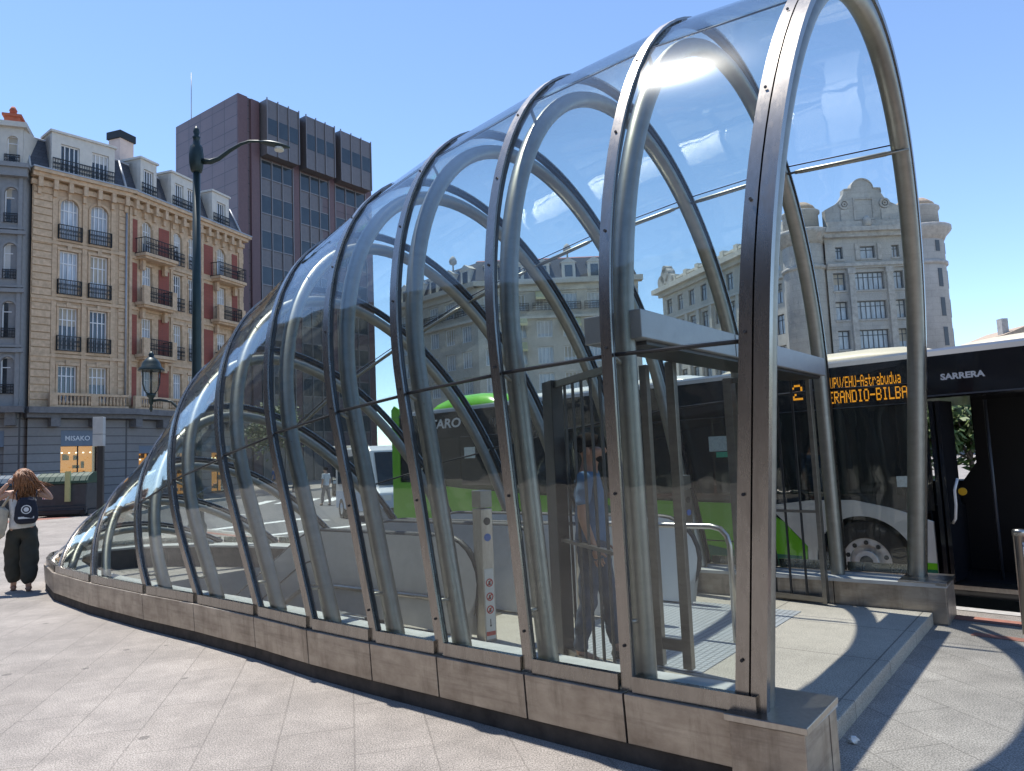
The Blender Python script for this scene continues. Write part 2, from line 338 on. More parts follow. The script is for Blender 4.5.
for i, q in enumerate(RIB):
    mb = MB()
    if i == 0:
        strip(mb, q, .005, .085, 0, .05)
        rib = mb.build('rib', 'steel_cap', ent)
        m2 = MB(); strip(m2, q, .095, .165, 0, .03); m2.build('glazing_cap', 'steel_cap', rib)
        m2 = MB(); m2.tube(dropfeet(ribpts(q, 48, .115, .085)), .078, 14); m2.build('tube', 'tube', rib)
        m2 = MB(); strip(m2, q, .03, .14, .03, .06); m2.build('gasket', 'rubber', rib)
    else:
        hw = .036
        strip(mb, q, -hw, hw, -.004, .014); rib = mb.build('rib', 'steel_cap', ent)
        m2 = MB(); strip(m2, q, -hw*.55, hw*.55, .015, .065); m2.build('gasket', 'rubber', rib)
        ro, rr = (.215, .068) if i < 9 else (.17, .055)
        Pt = ribpts(q, 48, ro, 0); Pt = [p for p in Pt if p[2] > ZP-.03]
        m2 = MB(); m2.tube(dropfeet(Pt), rr, 14); m2.build('tube', 'tube', rib)
        m2 = MB()                                                             # brackets that hold the cap off the tube
        oP = ribpts(q, 48, .05, 0); iP = ribpts(q, 48, ro, 0)
        for u in ((.03, .16, .36, .64, .84, .97) if i < 9 else (.3, .7)):
            a = resample(oP, u, u, 1)[0]; b = resample(iP, u, u, 1)[0]
            if b.z > ZP: MB().tube([a, b], .014, 6).build('bracket', 'tube', rib)
# rivets on near caps of the first ribs
for i in range(0, 5):
    q = RIB[i]; m2 = MB(); P = ribpts(q, 48, -.006, .13 if i == 0 else 0)
    for u in (.02, .09, .16, .22, .28, .34):
        a = resample(P, u, u, 1)[0]; m2 = MB().tube([a, (a.x, a.y+.006, a.z+.001)], .009, 8); m2.build('bolt', 'gate_dark', ent)
# glass: five panes per bay
SE = (0.0, .158, .36, .64, .842, 1.0)
def pane(P, Q, n, th=.012, m='glass', inset=.004):
    mb = MB(); k = len(P)
    nr = []
    for i in range(k):
        t = (P[min(k-1, i+1)]-P[max(0, i-1)]); nrm = t.cross(Q[i]-P[i]); nr.append(nrm.normalized() if nrm.length > 1e-8 else Vector((0, 0, 1)))
    for o_ in (0, th):
        ids = [(mb.pt(*(P[i]+nr[i]*o_)), mb.pt(*(Q[i]+nr[i]*o_))) for i in range(k)]
        for i in range(k-1): mb.face([ids[i][0], ids[i][1], ids[i+1][1], ids[i+1][0]], True)
    for E1 in (P, Q):
        e = [(mb.pt(*E1[i]), mb.pt(*(E1[i]+nr[i]*th))) for i in range(k)]
        for i in range(k-1): mb.face([e[i][0], e[i][1], e[i+1][1], e[i+1][0]])
    for i in (0, k-1): mb.quad(P[i], Q[i], Q[i]+nr[i]*th, P[i]+nr[i]*th)
    return mb
for i in range(len(RIB)-1):
    A = ribpts(RIB[i], 48, .03, .04 if i else .15); Bq = ribpts(RIB[i+1], 48, .03, -.04)
    def sb(k): return .158-.004*max(0, k-2)
    se = SE if i < 8 else (0., .36, .64, 1.)
    for u, v in zip(se, se[1:]):
        n = 10 if (u == .36 or i >= 8) else 7
        eu = .0012 if u > 0 else 0; ev = .0012 if v < 1 else 0
        mb = pane(resample(A, u+eu, v-ev, n), resample(Bq, u+eu, v-ev, n), n)
        mb.build('glass_pane', 'glass', ent)
    # seam gaskets and purlin rods
    if i < 8:
        for u in (.158, .842): 
            a = resample(A, u, u, 1)[0]; b = resample(Bq, u, u, 1)[0]
            MB().tube([a, b], .012, 6).build('seam_gasket', 'rubber', ent)
        for u in (.36, .64):
            a = resample(A, u, u, 1)[0]; b = resample(Bq, u, u, 1)[0]; MB().tube([a, b], .007, 6).build('seam_gasket', 'rubber', ent)
        iA = ribpts(RIB[i], 48, .2, 0); iB = ribpts(RIB[i+1], 48, .2, 0)
        for u in (.64,):
            a = resample(iA, u-.006, u-.006, 1)[0]; b = resample(iB, u-.006, u-.006, 1)[0]; d = b-a
            m2 = MB(); m2.tube([a+d*.0, a+d*.12, a+d*.125, a+d*.16, a+d*.165, a+d*.84, a+d*.845, a+d*.88, a+d*.885, b], [.012, .012, .02, .02, .023, .023, .02, .02, .012, .012], 8)
            m2.build('tie_rod', 'tube', ent)
        if i > 0:
            a = resample(iA, .158, .158, 1)[0]; m2 = MB(); m2.box(a.x-.05, a.x+.05, a.y-.03, a.y+.03, a.z-.02, a.z+.02); m2.build('bracket', 'rubber', ent)
# nose cover pane and plinth
FOOT = [(-.2, 2.27)]+[(q[0], q[2]) for q in RIB]+[(12.05, 1.08), (12.65, .6), (12.85, 0)]
Cq = ribpts(RIB[-1], 48, .03, .04); mb = MB()
ctr = [resample([(11.25, 1.43, ZP), (12.05, 1.08, ZP), (12.65, .6, ZP), (12.85, 0, ZP), (12.65, -.6, ZP), (12.05, -1.08, ZP), (11.25, -1.43, ZP)], 0, 1, 16)][0]
mb = pane(resample(Cq, 0, 1, 16), ctr, 16); mb.build('glass_pane', 'glass', ent)
near = [(s, -t) for s, t in FOOT]; far = [(s, t) for s, t in FOOT[::-1][1:]]
OUT = near+far                                            # (s, t) around the nose
def offs(P, d):
    r = []
    for i in range(len(P)):
        a = Vector(P[max(0, i-1)]); b = Vector(P[min(len(P)-1, i+1)]); e = (b-a).normalized(); n = Vector((e.y, -e.x)); r.append((P[i][0]+n.x*d, P[i][1]+n.y*d))
    return r
def band(P, d0, d1, z0, z1, mb=None, gap=0):
    mb = mb or MB(); a = offs(P, d0); b = offs(P, d1)
    for i in range(len(P)-1):
        g0 = gap
        def lp(X, f_): return (X[i][0]*(1-f_)+X[i+1][0]*f_, X[i][1]*(1-f_)+X[i+1][1]*f_)
        L_ = math.hypot(a[i][0]-a[i+1][0], a[i][1]-a[i+1][1]); f0 = g0/L_; f1 = 1-f0
        q = [lp(a, f0), lp(a, f1), lp(b, f1), lp(b, f0)]
        lo = [mb.pt(x, -y, z0) for x, y in q]; hi = [mb.pt(x, -y, z1) for x, y in q]
        mb.face(lo[::-1]); mb.face(hi)
        for k in range(4): mb.face([lo[k], lo[(k+1) % 4], hi[(k+1) % 4], hi[k]])
    return mb
d_out = offs(OUT, .1)
sgn = 1 if d_out[3][1] < OUT[3][1] else -1                # + = outward on the near side
def bd(P, o0, o1, z0, z1, gap=0): return band(P, sgn*o0, sgn*o1, z0, z1, None, gap)
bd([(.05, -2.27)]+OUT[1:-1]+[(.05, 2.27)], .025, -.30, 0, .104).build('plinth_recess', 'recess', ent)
for i in range(len(OUT)-1):
    a = offs(OUT, sgn*.055); 
    seg = OUT
    mb = MB(); A_ = offs(OUT, sgn*.055)[i:i+2]; B_ = offs(OUT, sgn*-.02)[i:i+2]
    L_ = math.hypot(A_[0][0]-A_[1][0], A_[0][1]-A_[1][1]); f0 = .006/L_
    lp = lambda X, f_: (X[0][0]*(1-f_)+X[1][0]*f_, X[0][1]*(1-f_)+X[1][1]*f_)
    qd = [lp(A_, f0), lp(A_, 1-f0), lp(B_, 1-f0), lp(B_, f0)]
    A2 = offs(OUT, sgn*.035)[i:i+2]; ql = [lp(A2, f0), lp(A2, 1-f0), lp(B_, 1-f0), lp(B_, f0)]
    lo = [mb.pt(x, -y, .105) for x, y in ql]; hi = [mb.pt(x, -y, ZP-.005) for x, y in qd]
    mb.face(lo[::-1]); mb.face(hi)
    for k in range(4): mb.face([lo[k], lo[(k+1) % 4], hi[(k+1) % 4], hi[k]])
    mb.build('plinth_panel', 'plinth', ent, .004)
bd(OUT[1:-1], .028, -.012, ZP, ZP+.085, .045).build('glazing_rail', 'steel_cap', ent)
bd(OUT, -.022, -.44, ZP-.045, ZP-.012).build('ledge', 'ledge', ent)
for P__, m__ in ((OUT[:5], 'plinth'), (OUT[4:-4], 'recess'), (OUT[-5:], 'plinth')): bd(P__, -.31, -.42, .0, ZP-.046, .004).build('inner_panel', m__, ent)  # panels towards the tail coloured dark to stand for the pit's darkness
# end blocks of the plinth
for sg_ in (1, -1):
    mb = MB(); y0, y1 = sg_*1.84, sg_*2.345
    mb.box(-.2, .17, min(y0, y1), max(y0, y1), 0.005, ZP-.03); blk = mb.build('end_block', 'plinth', ent, .006)
    mb = MB(); mb.box(-.215, .19, min(y0, y1)-.012, max(y0, y1)+.012, ZP-.03, ZP+.004); mb.build('cover_plate', 'steel', blk, .004)
# lintel beam
mb = MB(); mb.box(.66, 1.06, -1.76, 2.08, 2.37, 2.545); beam = mb.build('lintel_beam', 'beam', ent, .006)
mb = MB(); mb.box(.70, 1.02, -1.7, 1.95, 2.345, 2.368); mb.build('soffit', 'gate_dark', beam)
mb = MB(); mb.box(.657, .661, .6, .606, 2.375, 2.54); mb.build('panel_joint', 'rubber', beam)

# floor, pit
def lmb(): return MB()
def entgrp(o): o.location = (M0.x, M0.y, 0); o.rotation_euler = (0, 0, PHI); return o
mb = MB(); mb.box(-.08, 4.3, -1.83, 1.85, -.02, .11); struct(entgrp(mb.build('platform', 'platform', None, .008)))
mb = MB(); mb.box(.95, 2.5, -1.35, .95, .11, .1145); struct(entgrp(mb.build('tactile_paving', 'tactile')))
mb = MB()
x0, x1, y0, y1 = 4.3, 9.3, -1.3, 1.3
for a, b in (((x0, y0), (x1, y0)), ((x1, y0), (x1, y1)), ((x1, y1), (x0, y1)), ((x0, y1), (x0, y0))):
    mb.face([mb.pt(*a, .1), mb.pt(*b, .1), mb.pt(*b, -4), mb.pt(*a, -4)])
mb.face([mb.pt(x0, y0, -4), mb.pt(x1, y0, -4), mb.pt(x1, y1, -4), mb.pt(x0, y1, -4)])
struct(entgrp(mb.build('stairwell', 'concrete')))
mb = MB(); mb.box(4.25, 4.33, -1.3, 1.3, -.1, .105); struct(entgrp(mb.build('landing_edge', 'steel')))

# ------------------------------------------------------------------ escalators
def esc_path(h, x0):         # balustrade outline (x, z) from newel, over the landing and down the slope
    xk = 5.15
    top = [(x0+.40, .11+h), (xk, .11+h)]
    for k in range(1, 9): 
        a = R(30)*k/8; top.append((xk+1.0*math.sin(a), .11+h-1.0*(1-math.cos(a))))
    lx, lz = top[-1]; top += [(lx+3.2, lz-3.2*math.tan(R(30)))]
    return top
def balustrade(p, y, glassy, x0):
    h = .88; top = esc_path(h, x0)
    newel = [(x0+.40-.40*math.sin(a), .11+h-.40+.40*math.cos(a)) for a in [PI*i/12 for i in range(0, 11)]]
    pts = newel[::-1]+top
    # panel as strips between path and bottom
    mb = MB()
    up = [(x, z) for x, z in pts]; 
    lowr = []
    for x, z in up:
        if x < 5.15: lowr.append((max(x, x0+.08), .13))
        else: lowr.append((x-.25, z-.80))
    for y_ in (y-.035, y+.035):
        for i in range(len(up)-1): mb.face([mb.pt(up[i][0], y_, up[i][1]), mb.pt(up[i+1][0], y_, up[i+1][1]), mb.pt(lowr[i+1][0], y_, lowr[i+1][1]), mb.pt(lowr[i][0], y_, lowr[i][1])])
    bal = mb.build('balustrade', 'esc_side' if not glassy else 'white_paint', p)
    m2 = MB(); so_ = .06 if y > 0 else -.06; m2.tube([(x, y+so_*.6, z-.56) for x, z in pts[10:]], .026, 6); m2.build('deck_edge', 'steel', bal)
    m2 = MB(); m2.tube([(x, y+so_*.6, z-.30) for x, z in pts[12:]], .008, 6); m2.build('panel_joint', 'rubber', bal)
    m2 = MB(); m2.tube([(x, y, z) for x, z in pts], .034, 8); m2.build('handrail', 'rubber', bal)
    m2 = MB(); m2.tube([(x, y, z-.05) for x, z in pts[4:]], .03, 6); m2.build('handrail_profile', 'steel', bal)
def escalator(y0, y1, label, gl, x0):
    p = thing('escalator', label, 'escalator', (M0.x, M0.y, 0), PHI, 'escalators going down inside the canopy')
    balustrade(p, y0, gl[0], x0); balustrade(p, y1, gl[1], x0)
    mb = MB(); ym, yM = min(y0, y1)+.09, max(y0, y1)-.09
    mb.box(x0+.5, 5.0, ym, yM, .112, .125); mb.build('comb_plate', 'steel', p)
    mb = MB(); x, z = 5.0, .1
    for k in range(12): mb.box(x, x+.42, ym, yM, z-.3, z); x += .40; z -= .23
    mb.build('step', 'esc_step', p); 
    mb = MB()
    for yy in (y0, y1):
        mb.prism([(4.6, .13), (5.15, .13), (5.65, -.02), (9.0, -1.95), (9.0, -2.7), (5.3, -.55), (4.6, -.4)], yy-.05, yy+.05)
    mb.build('truss_side', 'esc_side', p)
    return p
escalator(.95, -.05, 'escalator nearest the camera with grey balustrade and black handrails', (0, 0), 3.0)
escalator(-.25, -1.22, 'farther escalator with white newel behind the stainless U rail', (1, 1), 1.9)

# ------------------------------------------------------------------ info posts, rail, gates, bollard
M['sticker'] = mat('white sticker', (.75, .74, .72), .5, 0, .05, 20)
M['red'] = mat('red print', (.55, .04, .03), .5, 0, .05, 20)
M['blue'] = mat('blue print', (.05, .15, .5), .5, 0, .05, 20)
def at_ent(s, t, z=0): p = w2(s, t); return (p.x, p.y, z)
def info_post(s, t, label, ht=1.30):
    p = thing('info_post', label, 'post', at_ent(s, t, .11), R(-57), 'steel posts with stickers')
    mb = MB(); mb.box(-.075, .075, -.06, .06, 0, ht-.16); mb.build('shaft', 'steel', p, .006)
    mb = MB(); mb.box(-.076, .076, -.061, .061, ht-.15, ht); mb.build('head', 'tube', p, .006)
    mb = MB(); mb.box(.0755, .0775, -.045, .045, .02, .62); st_ = mb.build('sticker_panel', 'sticker', p)
    for k, zz in enumerate((.50, .38, .27)):
        m2 = MB(); m2.T = lambda a, b, c: Vector((.078+b, a, c)); m2.disc((0, zz), .026, .036, 0, .002, 16); m2.build('prohibition_ring', 'red', st_)
        m2 = MB(); m2.T = lambda a, b, c: Vector((.078+b, a, c)); m2.prism([(-.028, zz-.022), (-.022, zz-.028), (.028, zz+.022), (.022, zz+.028)], 0, .002); m2.build('prohibition_bar', 'red', st_)
        m2 = MB(); m2.T = lambda a, b, c: Vector((.0775+b, a, c)); m2.prism([(-.012, zz-.02), (.012, zz-.02), (.008, zz+.015), (-.008, zz+.015)], 0, .0012); m2.build('pictogram', 'rubber', st_)
    m2 = MB(); m2.box(.0775, .079, -.045, .045, .05, .085); m2.build('red_band', 'red', st_)
    m2 = MB(); m2.T = lambda a, b, c: Vector((.0775+b, a, c)); m2.prism([(-.012, .14), (0, .12), (.012, .14), (.004, .14), (.004, .19), (-.004, .19), (-.004, .14)], 0, .0012); m2.build('arrow', 'rubber', st_)
    m2 = MB(); m2.T = lambda a, b, c: Vector((.0755+b, a, c)); m2.disc((0, ht-.27), 0, .034, 0, .004, 16); m2.build('button', 'rubber', p)
    m2 = MB(); m2.T = lambda a, b, c: Vector((.0755+b, a, c)); m2.disc((0, ht-.41), 0, .034, 0, .003, 16); m2.build('blue_disc', 'blue', p)
    return p
info_post(2.95, -.93, 'steel info post with red prohibition stickers beside the near escalator handrail')
info_post(2.27, 1.72, 'steel info post against the far plinth, behind the U shaped rail')
rail = tag(MB(lambda a, b, c: Vector((a, b, c))).tube([(0, 0, 0), (0, 0, .78), (.02, 0, .86), (.07, 0, .915), (.15, 0, .935), (1.35, 0, .935), (1.43, 0, .915), (1.48, 0, .86), (1.5, 0, .78), (1.5, 0, 0)], .024, 12).build('barrier_rail', 'steel'),
           'polished stainless U shaped barrier rail standing on the platform before the escalators', 'rail')
rail.location = at_ent(1.05, -.03, .11); rail.rotation_euler = (0, 0, PHI)
def gate(p0, p1, label, zt=2.30, bars=5, heavy=True):
    a, b = Vector(at_ent(*p0)), Vector(at_ent(*p1)); L_ = (b-a).length
    g_ = thing('folding_gate', label, 'gate', (a.x, a.y, .13), math.atan2(b.y-a.y, b.x-a.x), 'folded back entrance gates')
    hw_ = .11 if heavy else .05
    mb = MB(); mb.box(-hw_, hw_, -.05, .05, 0, zt-.13); mb.build('hinge_post', 'gate_dark' if heavy else 'gate', g_, .004)
    mb = MB(); mb.box(L_-.045, L_, -.03, .03, 0, zt-.13); mb.build('edge_post', 'gate', g_, .003)
    hw_ += .0001
    for z0, z1 in ((zt-.19, zt-.14), (.01, .06), (.88, .905)): MB().box(hw_, L_-.0451, -.022, .022, z0, z1).build('frame_rail', 'gate', g_)
    for k in range(bars):
        x = hw_+(L_-.045-hw_)*(k+1)/(bars+1); mb = MB(); mb.box(x-.009, x+.009, -.009, .009, .06, zt-.19); mb.build('bar', 'gate_dark', g_)
    return g_
gate((2.08, -1.0), (1.12, -1.66), 'left gate leaf, open, with broad dark hinge post, in front of the standing man')
gate((1.72, 1.9), (.80, 1.72), 'right gate leaf folded back along the far wall near the lit bus sign', 2.46, 4, False)
# narrow twin post leaf near the middle
g2 = thing('folding_gate', 'narrow twin post gate leaf left of the U shaped rail', 'gate', at_ent(1.04, -.94, .13), PHI, 'folded back entrance gates')
MB().box(-.035, .035, -.03, .03, 0, 2.22).build('edge_post', 'gate', g2, .004); MB().box(.19, .25, -.03, .03, 0, 2.22).build('hinge_post', 'gate', g2, .004)
MB().box(.036, .189, -.02, .02, .12, .2).build('frame_rail', 'gate', g2)
b_ = thing('bollard', 'stainless steel bollard with a worn sticker at the right edge by the bus door', 'bollard', (4.33, 6.47, 0), R(40))
MB().lathe((0, 0), [(.052, 0), (.052, .83), (.055, .831), (.055, .87), (.048, .885), (.03, .89)], 20).build('shaft', 'steel', b_)
mb = MB(); mb.lathe((0, 0), [(.0532, .66), (.0532, .78)], 10, R(-150), R(-40)); mb.build('sticker', mat('torn sticker', (.5, .5, .52), .6, 0, .9, 30, tint=(.1, .15, .3)), b_)
mb = MB(); vs = []
bm = bmesh.new(); bmesh.ops.create_icosphere(bm, subdivisions=2, radius=.03)
for v in bm.verts: v.co *= random.uniform(.65, 1.25); v.co.z = max(-.02, v.co.z*.8)
me = bpy.data.meshes.new('litter'); bm.to_mesh(me); bm.free(); me.materials.append(mat('white paper', (.75, .74, .72), .8, 0, .05, 20))
o = bpy.data.objects.new('litter', me); COL.objects.link(o); o.location = (1.85, 4.35, .02); tag(o, 'crumpled white paper lying on the paving by the platform step', 'litter')

# ------------------------------------------------------------------ bus
DB = Vector((.696, -.718)); REAR = Vector((-2.526, 15.209))
M['bus_black'] = mat('black bus panel', (.012, .013, .017), .12, 0, .1, 3, spec=.6)
M['bus_win'] = mat('dark tinted window', (.010, .014, .015), .035, 0, .5, .8, spec=.75)
M['bus_green'] = mat('bright green paint', (.16, .52, .015), .28, 0, .05, 3)
M['bus_dgreen'] = mat('dark teal green paint', (.01, .14, .09), .28, 0, .05, 3)
M['bus_white'] = mat('white bus paint', (.68, .68, .63), .28, 0, .05, 2)
M['bus_cream'] = mat('cream roof pod', (.60, .53, .385), .5, 0, .05, 2)
M['bus_grey'] = mat('grey bus roof edge', (.07, .08, .10), .3, .0, .06, 3)
M['tyre'] = mat('tyre rubber', (.02, .02, .021), .8, 0, .15, 12)
M['alu'] = mat('aluminium rim', (.72, .72, .72), .4, .2, .1, 10)
M['interior'] = mat('dark bus interior', (.009, .009, .011), .6, 0, .2, 3)
M['led'] = emis('amber led dots', (1.0, .40, .02), .42)
M['yellow'] = mat('yellow rail', (.75, .42, .02), .4, 0, .05, 5)
M['lettering'] = mat('pale lettering', (.68, .69, .70), .5, 0, .03, 5)
M['notice'] = mat('paper notice', (.6, .68, .66), .6, 0, .25, 60)
M['gnotice'] = mat('green notice', (.08, .5, .3), .5, 0, .1, 20)
bus = thing('city_bus', 'black and green city bus with white wheel arch and cream roof pods, open front door', 'bus', (REAR.x, REAR.y, -.15), math.atan2(DB.y, DB.x))
# local: x forward from the rear, near side is y=0 (towards the camera), far side y=2.5, z above the road
def sec(w0, w1, z0, z1, r=.22):
    return [(w0, z0), (w1, z0)]+[(w1-r+r*math.cos(a), z1-r+r*math.sin(a)) for a in [PI/2*i/5 for i in range(6)]]+[(w0+r-r*math.sin(a), z1-r+r*math.cos(a)) for a in [PI/2*i/5 for i in range(6)]]
def xprism(mb, poly, x0, x1):
    n = len(poly); a = [mb.pt(x0, y, z) for y, z in poly]; b = [mb.pt(x1, y, z) for y, z in poly]; mb.face(a); mb.face(b[::-1])
    for i in range(n): mb.face([a[i], b[i], b[(i+1) % n], a[(i+1) % n]], i > 1)
mb = MB(); xprism(mb, sec(.02, 2.5, .28, 2.80, .14), .02, 8.55); xprism(mb, sec(.05, 2.5, 2.28, 2.80, .14), 8.55, 10.05); mb.box(8.55, 10.05, .021, .06, 1.08, 2.28); mb.box(8.55, 9.2, 2.35, 2.5, 1.08, 2.28); mb.box(9.2, 10.05, 2.35, 2.5, 1.08, 1.2); mb.box(8.55, 8.6, .06, 2.35, 1.08, 2.28)
mb.box(8.55, 10.05, .75, 2.5, .28, 1.08); mb.box(10.05, 12.0, .02, 2.5, .2, .30); mb.box(10.05, 12.0, 2.35, 2.5, .3, 1.1)
mb.box(11.35, 12.0, .02, .12, .3, 2.3); mb.box(11.9, 12.0, .12, 2.35, .3, 1.0)
xprism(mb, sec(.02, 2.5, 2.28, 2.80, .14), 10.05, 12.0)
for x in (9.9, 10.6, 11.3): mb.box(x, x+.09, 2.36, 2.5, 1.1, 2.28)
mb.build('body', 'bus_black', bus)
mb = MB(); xprism(mb, [(-.004, 2.735), (.03, 2.79), (.12, 2.825), (2.38, 2.825), (2.47, 2.79), (2.5, 2.735)], .05, 11.95); mb.build('roof_edge', 'bus_grey', bus)
# near side skin: polygons (x, z), a few millimetres proud
def skin(poly, m, name, par=None, y0=0.0, y1=.03):
    mb = MB(); mb.prism(poly, y0, y1); return mb.build(name, m, par or bus)
belt = [(0, 1.42), (.8, 1.42), (2.2, 1.30), (4.5, 1.18), (7.6, 1.12)]
skin([(0.0, .28), (3.0, .28)]+arc(3.45, .46, .52, PI, 0, 14)[1:]+[(8.6, .28), (8.62, .62), (8.35, .9), (7.95, 1.12)]+belt[::-1], 'bus_green', 'green_skirt')
skin([(0.0, 1.421), (.26, 1.421), (.26, 2.9), (.1, 2.98), (0, 2.9)], 'bus_green', 'rear_pillar')
mb = MB(); mb.box(.0, .02, .03, 2.5, .3, 2.8); mb.build('rear_panel', 'bus_green', bus)
skin([(3.95, .5), (5.5, .34), (8.5, .33), (8.55, .5), (7.6, .52), (6.9, .62), (6.2, .9), (5.6, 1.06), (4.8, 1.1), (5.3, .8), (5.0, .6)], 'bus_dgreen', 'swoosh', None, -.004, -.001)
ar = arc(9.28, .44, .56, PI, 0, 20)
skin([(8.622, .45)]+ar+[(9.86, .28), (10.03, .28), (10.03, .96), (9.6, 1.10), (9.2, 1.18), (8.7, 1.17), (8.15, 1.10), (8.36, .9), (8.63, .62)], 'bus_white', 'wheel_arch_panel')
skin([(9.86, .30), (10.03, .30), (10.03, .52), (9.86, .52)], 'bus_green', 'stripe', None, -.005, -.001)
skin([(9.861, .38), (10.029, .38), (10.029, .45), (9.861, .45)], 'bus_dgreen', 'stripe', None, -.009, -.006)
for a, b in ((.3, 2.15), (2.19, 4.0), (4.04, 5.7), (5.74, 7.4), (7.44, 8.6), (8.64, 9.98)):
    z0 = 1.46 if a < 1 else (1.36 if a < 3 else 1.24)
    mb = MB(); mb.box(a, b, .008, .02, z0, 2.24); mb.build('window', 'bus_win', bus, .004)
mb = MB(); mb.box(.3, 9.98, .004, .02, 2.255, 2.73); mb.build('header_panel', 'bus_black', bus)
mb = MB(); mb.box(10.08, 11.9, .0, .02, 2.30, 2.73); mb.build('header_panel', 'bus_black', bus)
mb = MB(); mb.box(2.2, 9.9, -.001, .006, 2.245, 2.254); mb.build('gutter_line', 'bus_grey', bus)
mb = MB(); mb.box(10.08, 11.9, -.006, .0, 2.30, 2.315); mb.build('gutter_line', 'bus_grey', bus)
for x in (1.7, 4.6, 6.3, 7.7):
    MB().box(x, x+.012, -.004, .001, .34, 1.1).build('panel_seam', 'bus_black', bus)
MB().box(.3, 2.9, -.004, .001, .62, .632).build('panel_seam', 'bus_black', bus); MB().box(4.1, 8.2, -.006, .001, .62, .632).build('panel_seam', 'bus_black', bus)
# wheels
for x, yy in ((9.28, .06), (3.45, .06), (9.28, 2.2), (3.45, 2.2)):
    w = thing('wheel', '', '', (x, yy, .47)); del w['label']; del w['category']; w.parent = bus
    MB().disc((0, 0), .27, .47, 0, .27, 32).build('tyre', 'tyre', w, .02)
    mb = MB(); mb.disc((0, 0), .20, .285, .015, .05, 32); mb.disc((0, 0), 0, .275, .06, .09, 32); mb.disc((0, 0), .05, .13, -.01, .055, 20); rim = mb.build('rim', 'alu', w)
    mb = MB()
    for k in range(10): mb.disc((.222*math.cos(k*PI/5+.3), .222*math.sin(k*PI/5+.3)), 0, .026, .008, .0145, 12)
    mb.build('vent_hole', 'tyre', rim)
    MB().disc((0, 0), 0, .075, -.02, .02, 16).build('hub', 'tyre', rim)
mb = MB(); mb.box(8.66, 9.9, .36, .42, .3, 1.06); mb.box(8.66, 9.9, .06, .36, 1.02, 1.06); mb.build('wheel_housing', 'interior', bus)
# roof pods
def pod(x0, x1, zt, m, name, y0=.12, y1=2.38):
    mb = MB(); st = [(x0, .08), (x0+.08, .35), (x0+.25, .68), (x0+.5, .88), (x0+.9, 1), (x1-.7, 1), (x1-.35, .86), (x1-.12, .55), (x1, .08)]; rings = []
    for x, f in st:
        h = (zt-2.80)*f; ins = .14*(1-f); n = 7
        sec_ = [(y0+ins+.34*(1-math.cos(PI/2*k/n)), 2.80+h*math.sin(PI/2*k/n)) for k in range(n+1)]; sec_ += [(y1+y0-y, z) for y, z in sec_[::-1]]
        rings.append([mb.pt(x, y, z) for y, z in sec_])
    for p, q in zip(rings, rings[1:]):
        for k in range(len(p)-1): mb.face([p[k], p[k+1], q[k+1], q[k]], True)
    mb.face(rings[0]); mb.face(rings[-1][::-1]); mb.build(name, m, bus)
pod(7.35, 10.12, 2.95, 'bus_cream', 'roof_pod'); pod(10.2, 12.0, 2.92, 'bus_cream', 'roof_pod'); pod(1.0, 3.1, 3.06, 'bus_green', 'roof_pod'); pod(3.3, 7.2, 2.93, 'bus_white', 'roof_pod')
# doorway: folded leaf, rails, step, inside
mb = MB(); mb.box(10.1, 10.14, -.05, .42, .34, 2.25); mb.box(10.16, 10.2, -.03, .42, .34, 2.25); df = mb.build('door', 'bus_black', bus)
MB().tube([(10.21, .02, .95), (10.25, -.02, 1.0), (10.27, -.03, 1.15), (10.27, -.03, 1.3), (10.3, .0, 1.42)], .014, 8).build('handle', 'alu', df)
MB().box(10.05, 11.4, -.02, .3, .27, .315).build('door_sill', 'steel', bus)
mb = MB(); mb.prism([(10.02, .31), (11.35, .31), (11.35, 2.28), (10.22, 2.28), (10.2, 1.55), (10.02, 1.3)], 1.15, 1.22); mb.box(9.2, 9.9, 1.9, 2.3, 1.08, 1.3); mb.build('driver_partition', 'interior', bus)
MB().tube([(10.45, 1.19, .92), (11.35, 1.19, .92)], .017, 8).build('yellow_rail', 'yellow', bus)
MB().tube([(10.48, .6, .31), (10.48, .6, 2.25)], .017, 8).build('grab_pole', 'bus_grey', bus)
MB().disc((10.32, 1.28), 0, .04, .05, .07, 14).build('button', 'yellow', df)
MB().box(10.05, 12.0, .3, 2.4, .302, .306).build('floor', 'interior', bus)
# destination sign with amber dots
G5 = {'U': '10001 10001 10001 10001 10001 10001 01110', 'P': '11110 10001 10001 11110 10000 10000 10000', 'V': '10001 10001 10001 10001 10001 01010 00100', '/': '00001 00010 00010 00100 01000 01000 10000',
 'E': '11111 10000 10000 11110 10000 10000 11111', 'H': '10001 10001 10001 11111 10001 10001 10001', '-': '00000 00000 00000 11111 00000 00000 00000', 'A': '01110 10001 10001 11111 10001 10001 10001',
 's': '00000 00000 01111 10000 01110 00001 11110', 't': '01000 01000 11110 01000 01000 01001 00110', 'r': '00000 00000 10110 11001 10000 10000 10000', 'a': '00000 00000 01110 00001 01111 10001 01111',
 'b': '10000 10000 11110 10001 10001 10001 11110', 'u': '00000 00000 10001 10001 10001 10011 01101', 'd': '00001 00001 01111 10001 10001 10001 01111', 'R': '11110 10001 10001 11110 10100 10010 10001',
 'N': '10001 11001 10101 10101 10011 10001 10001', 'D': '11110 10001 10001 10001 10001 10001 11110', 'I': '01110 00100 00100 00100 00100 00100 01110', 'O': '01110 10001 10001 10001 10001 10001 01110',
 'B': '11110 10001 10001 11110 10001 10001 11110', 'L': '10000 10000 10000 10000 10000 10000 11111', '2': '01110 10001 00001 00110 01000 10000 11111'}
sg = MB().box(8.46, 9.96, -.003, .003, 2.26, 2.65).build('destination_sign', 'bus_black', bus)
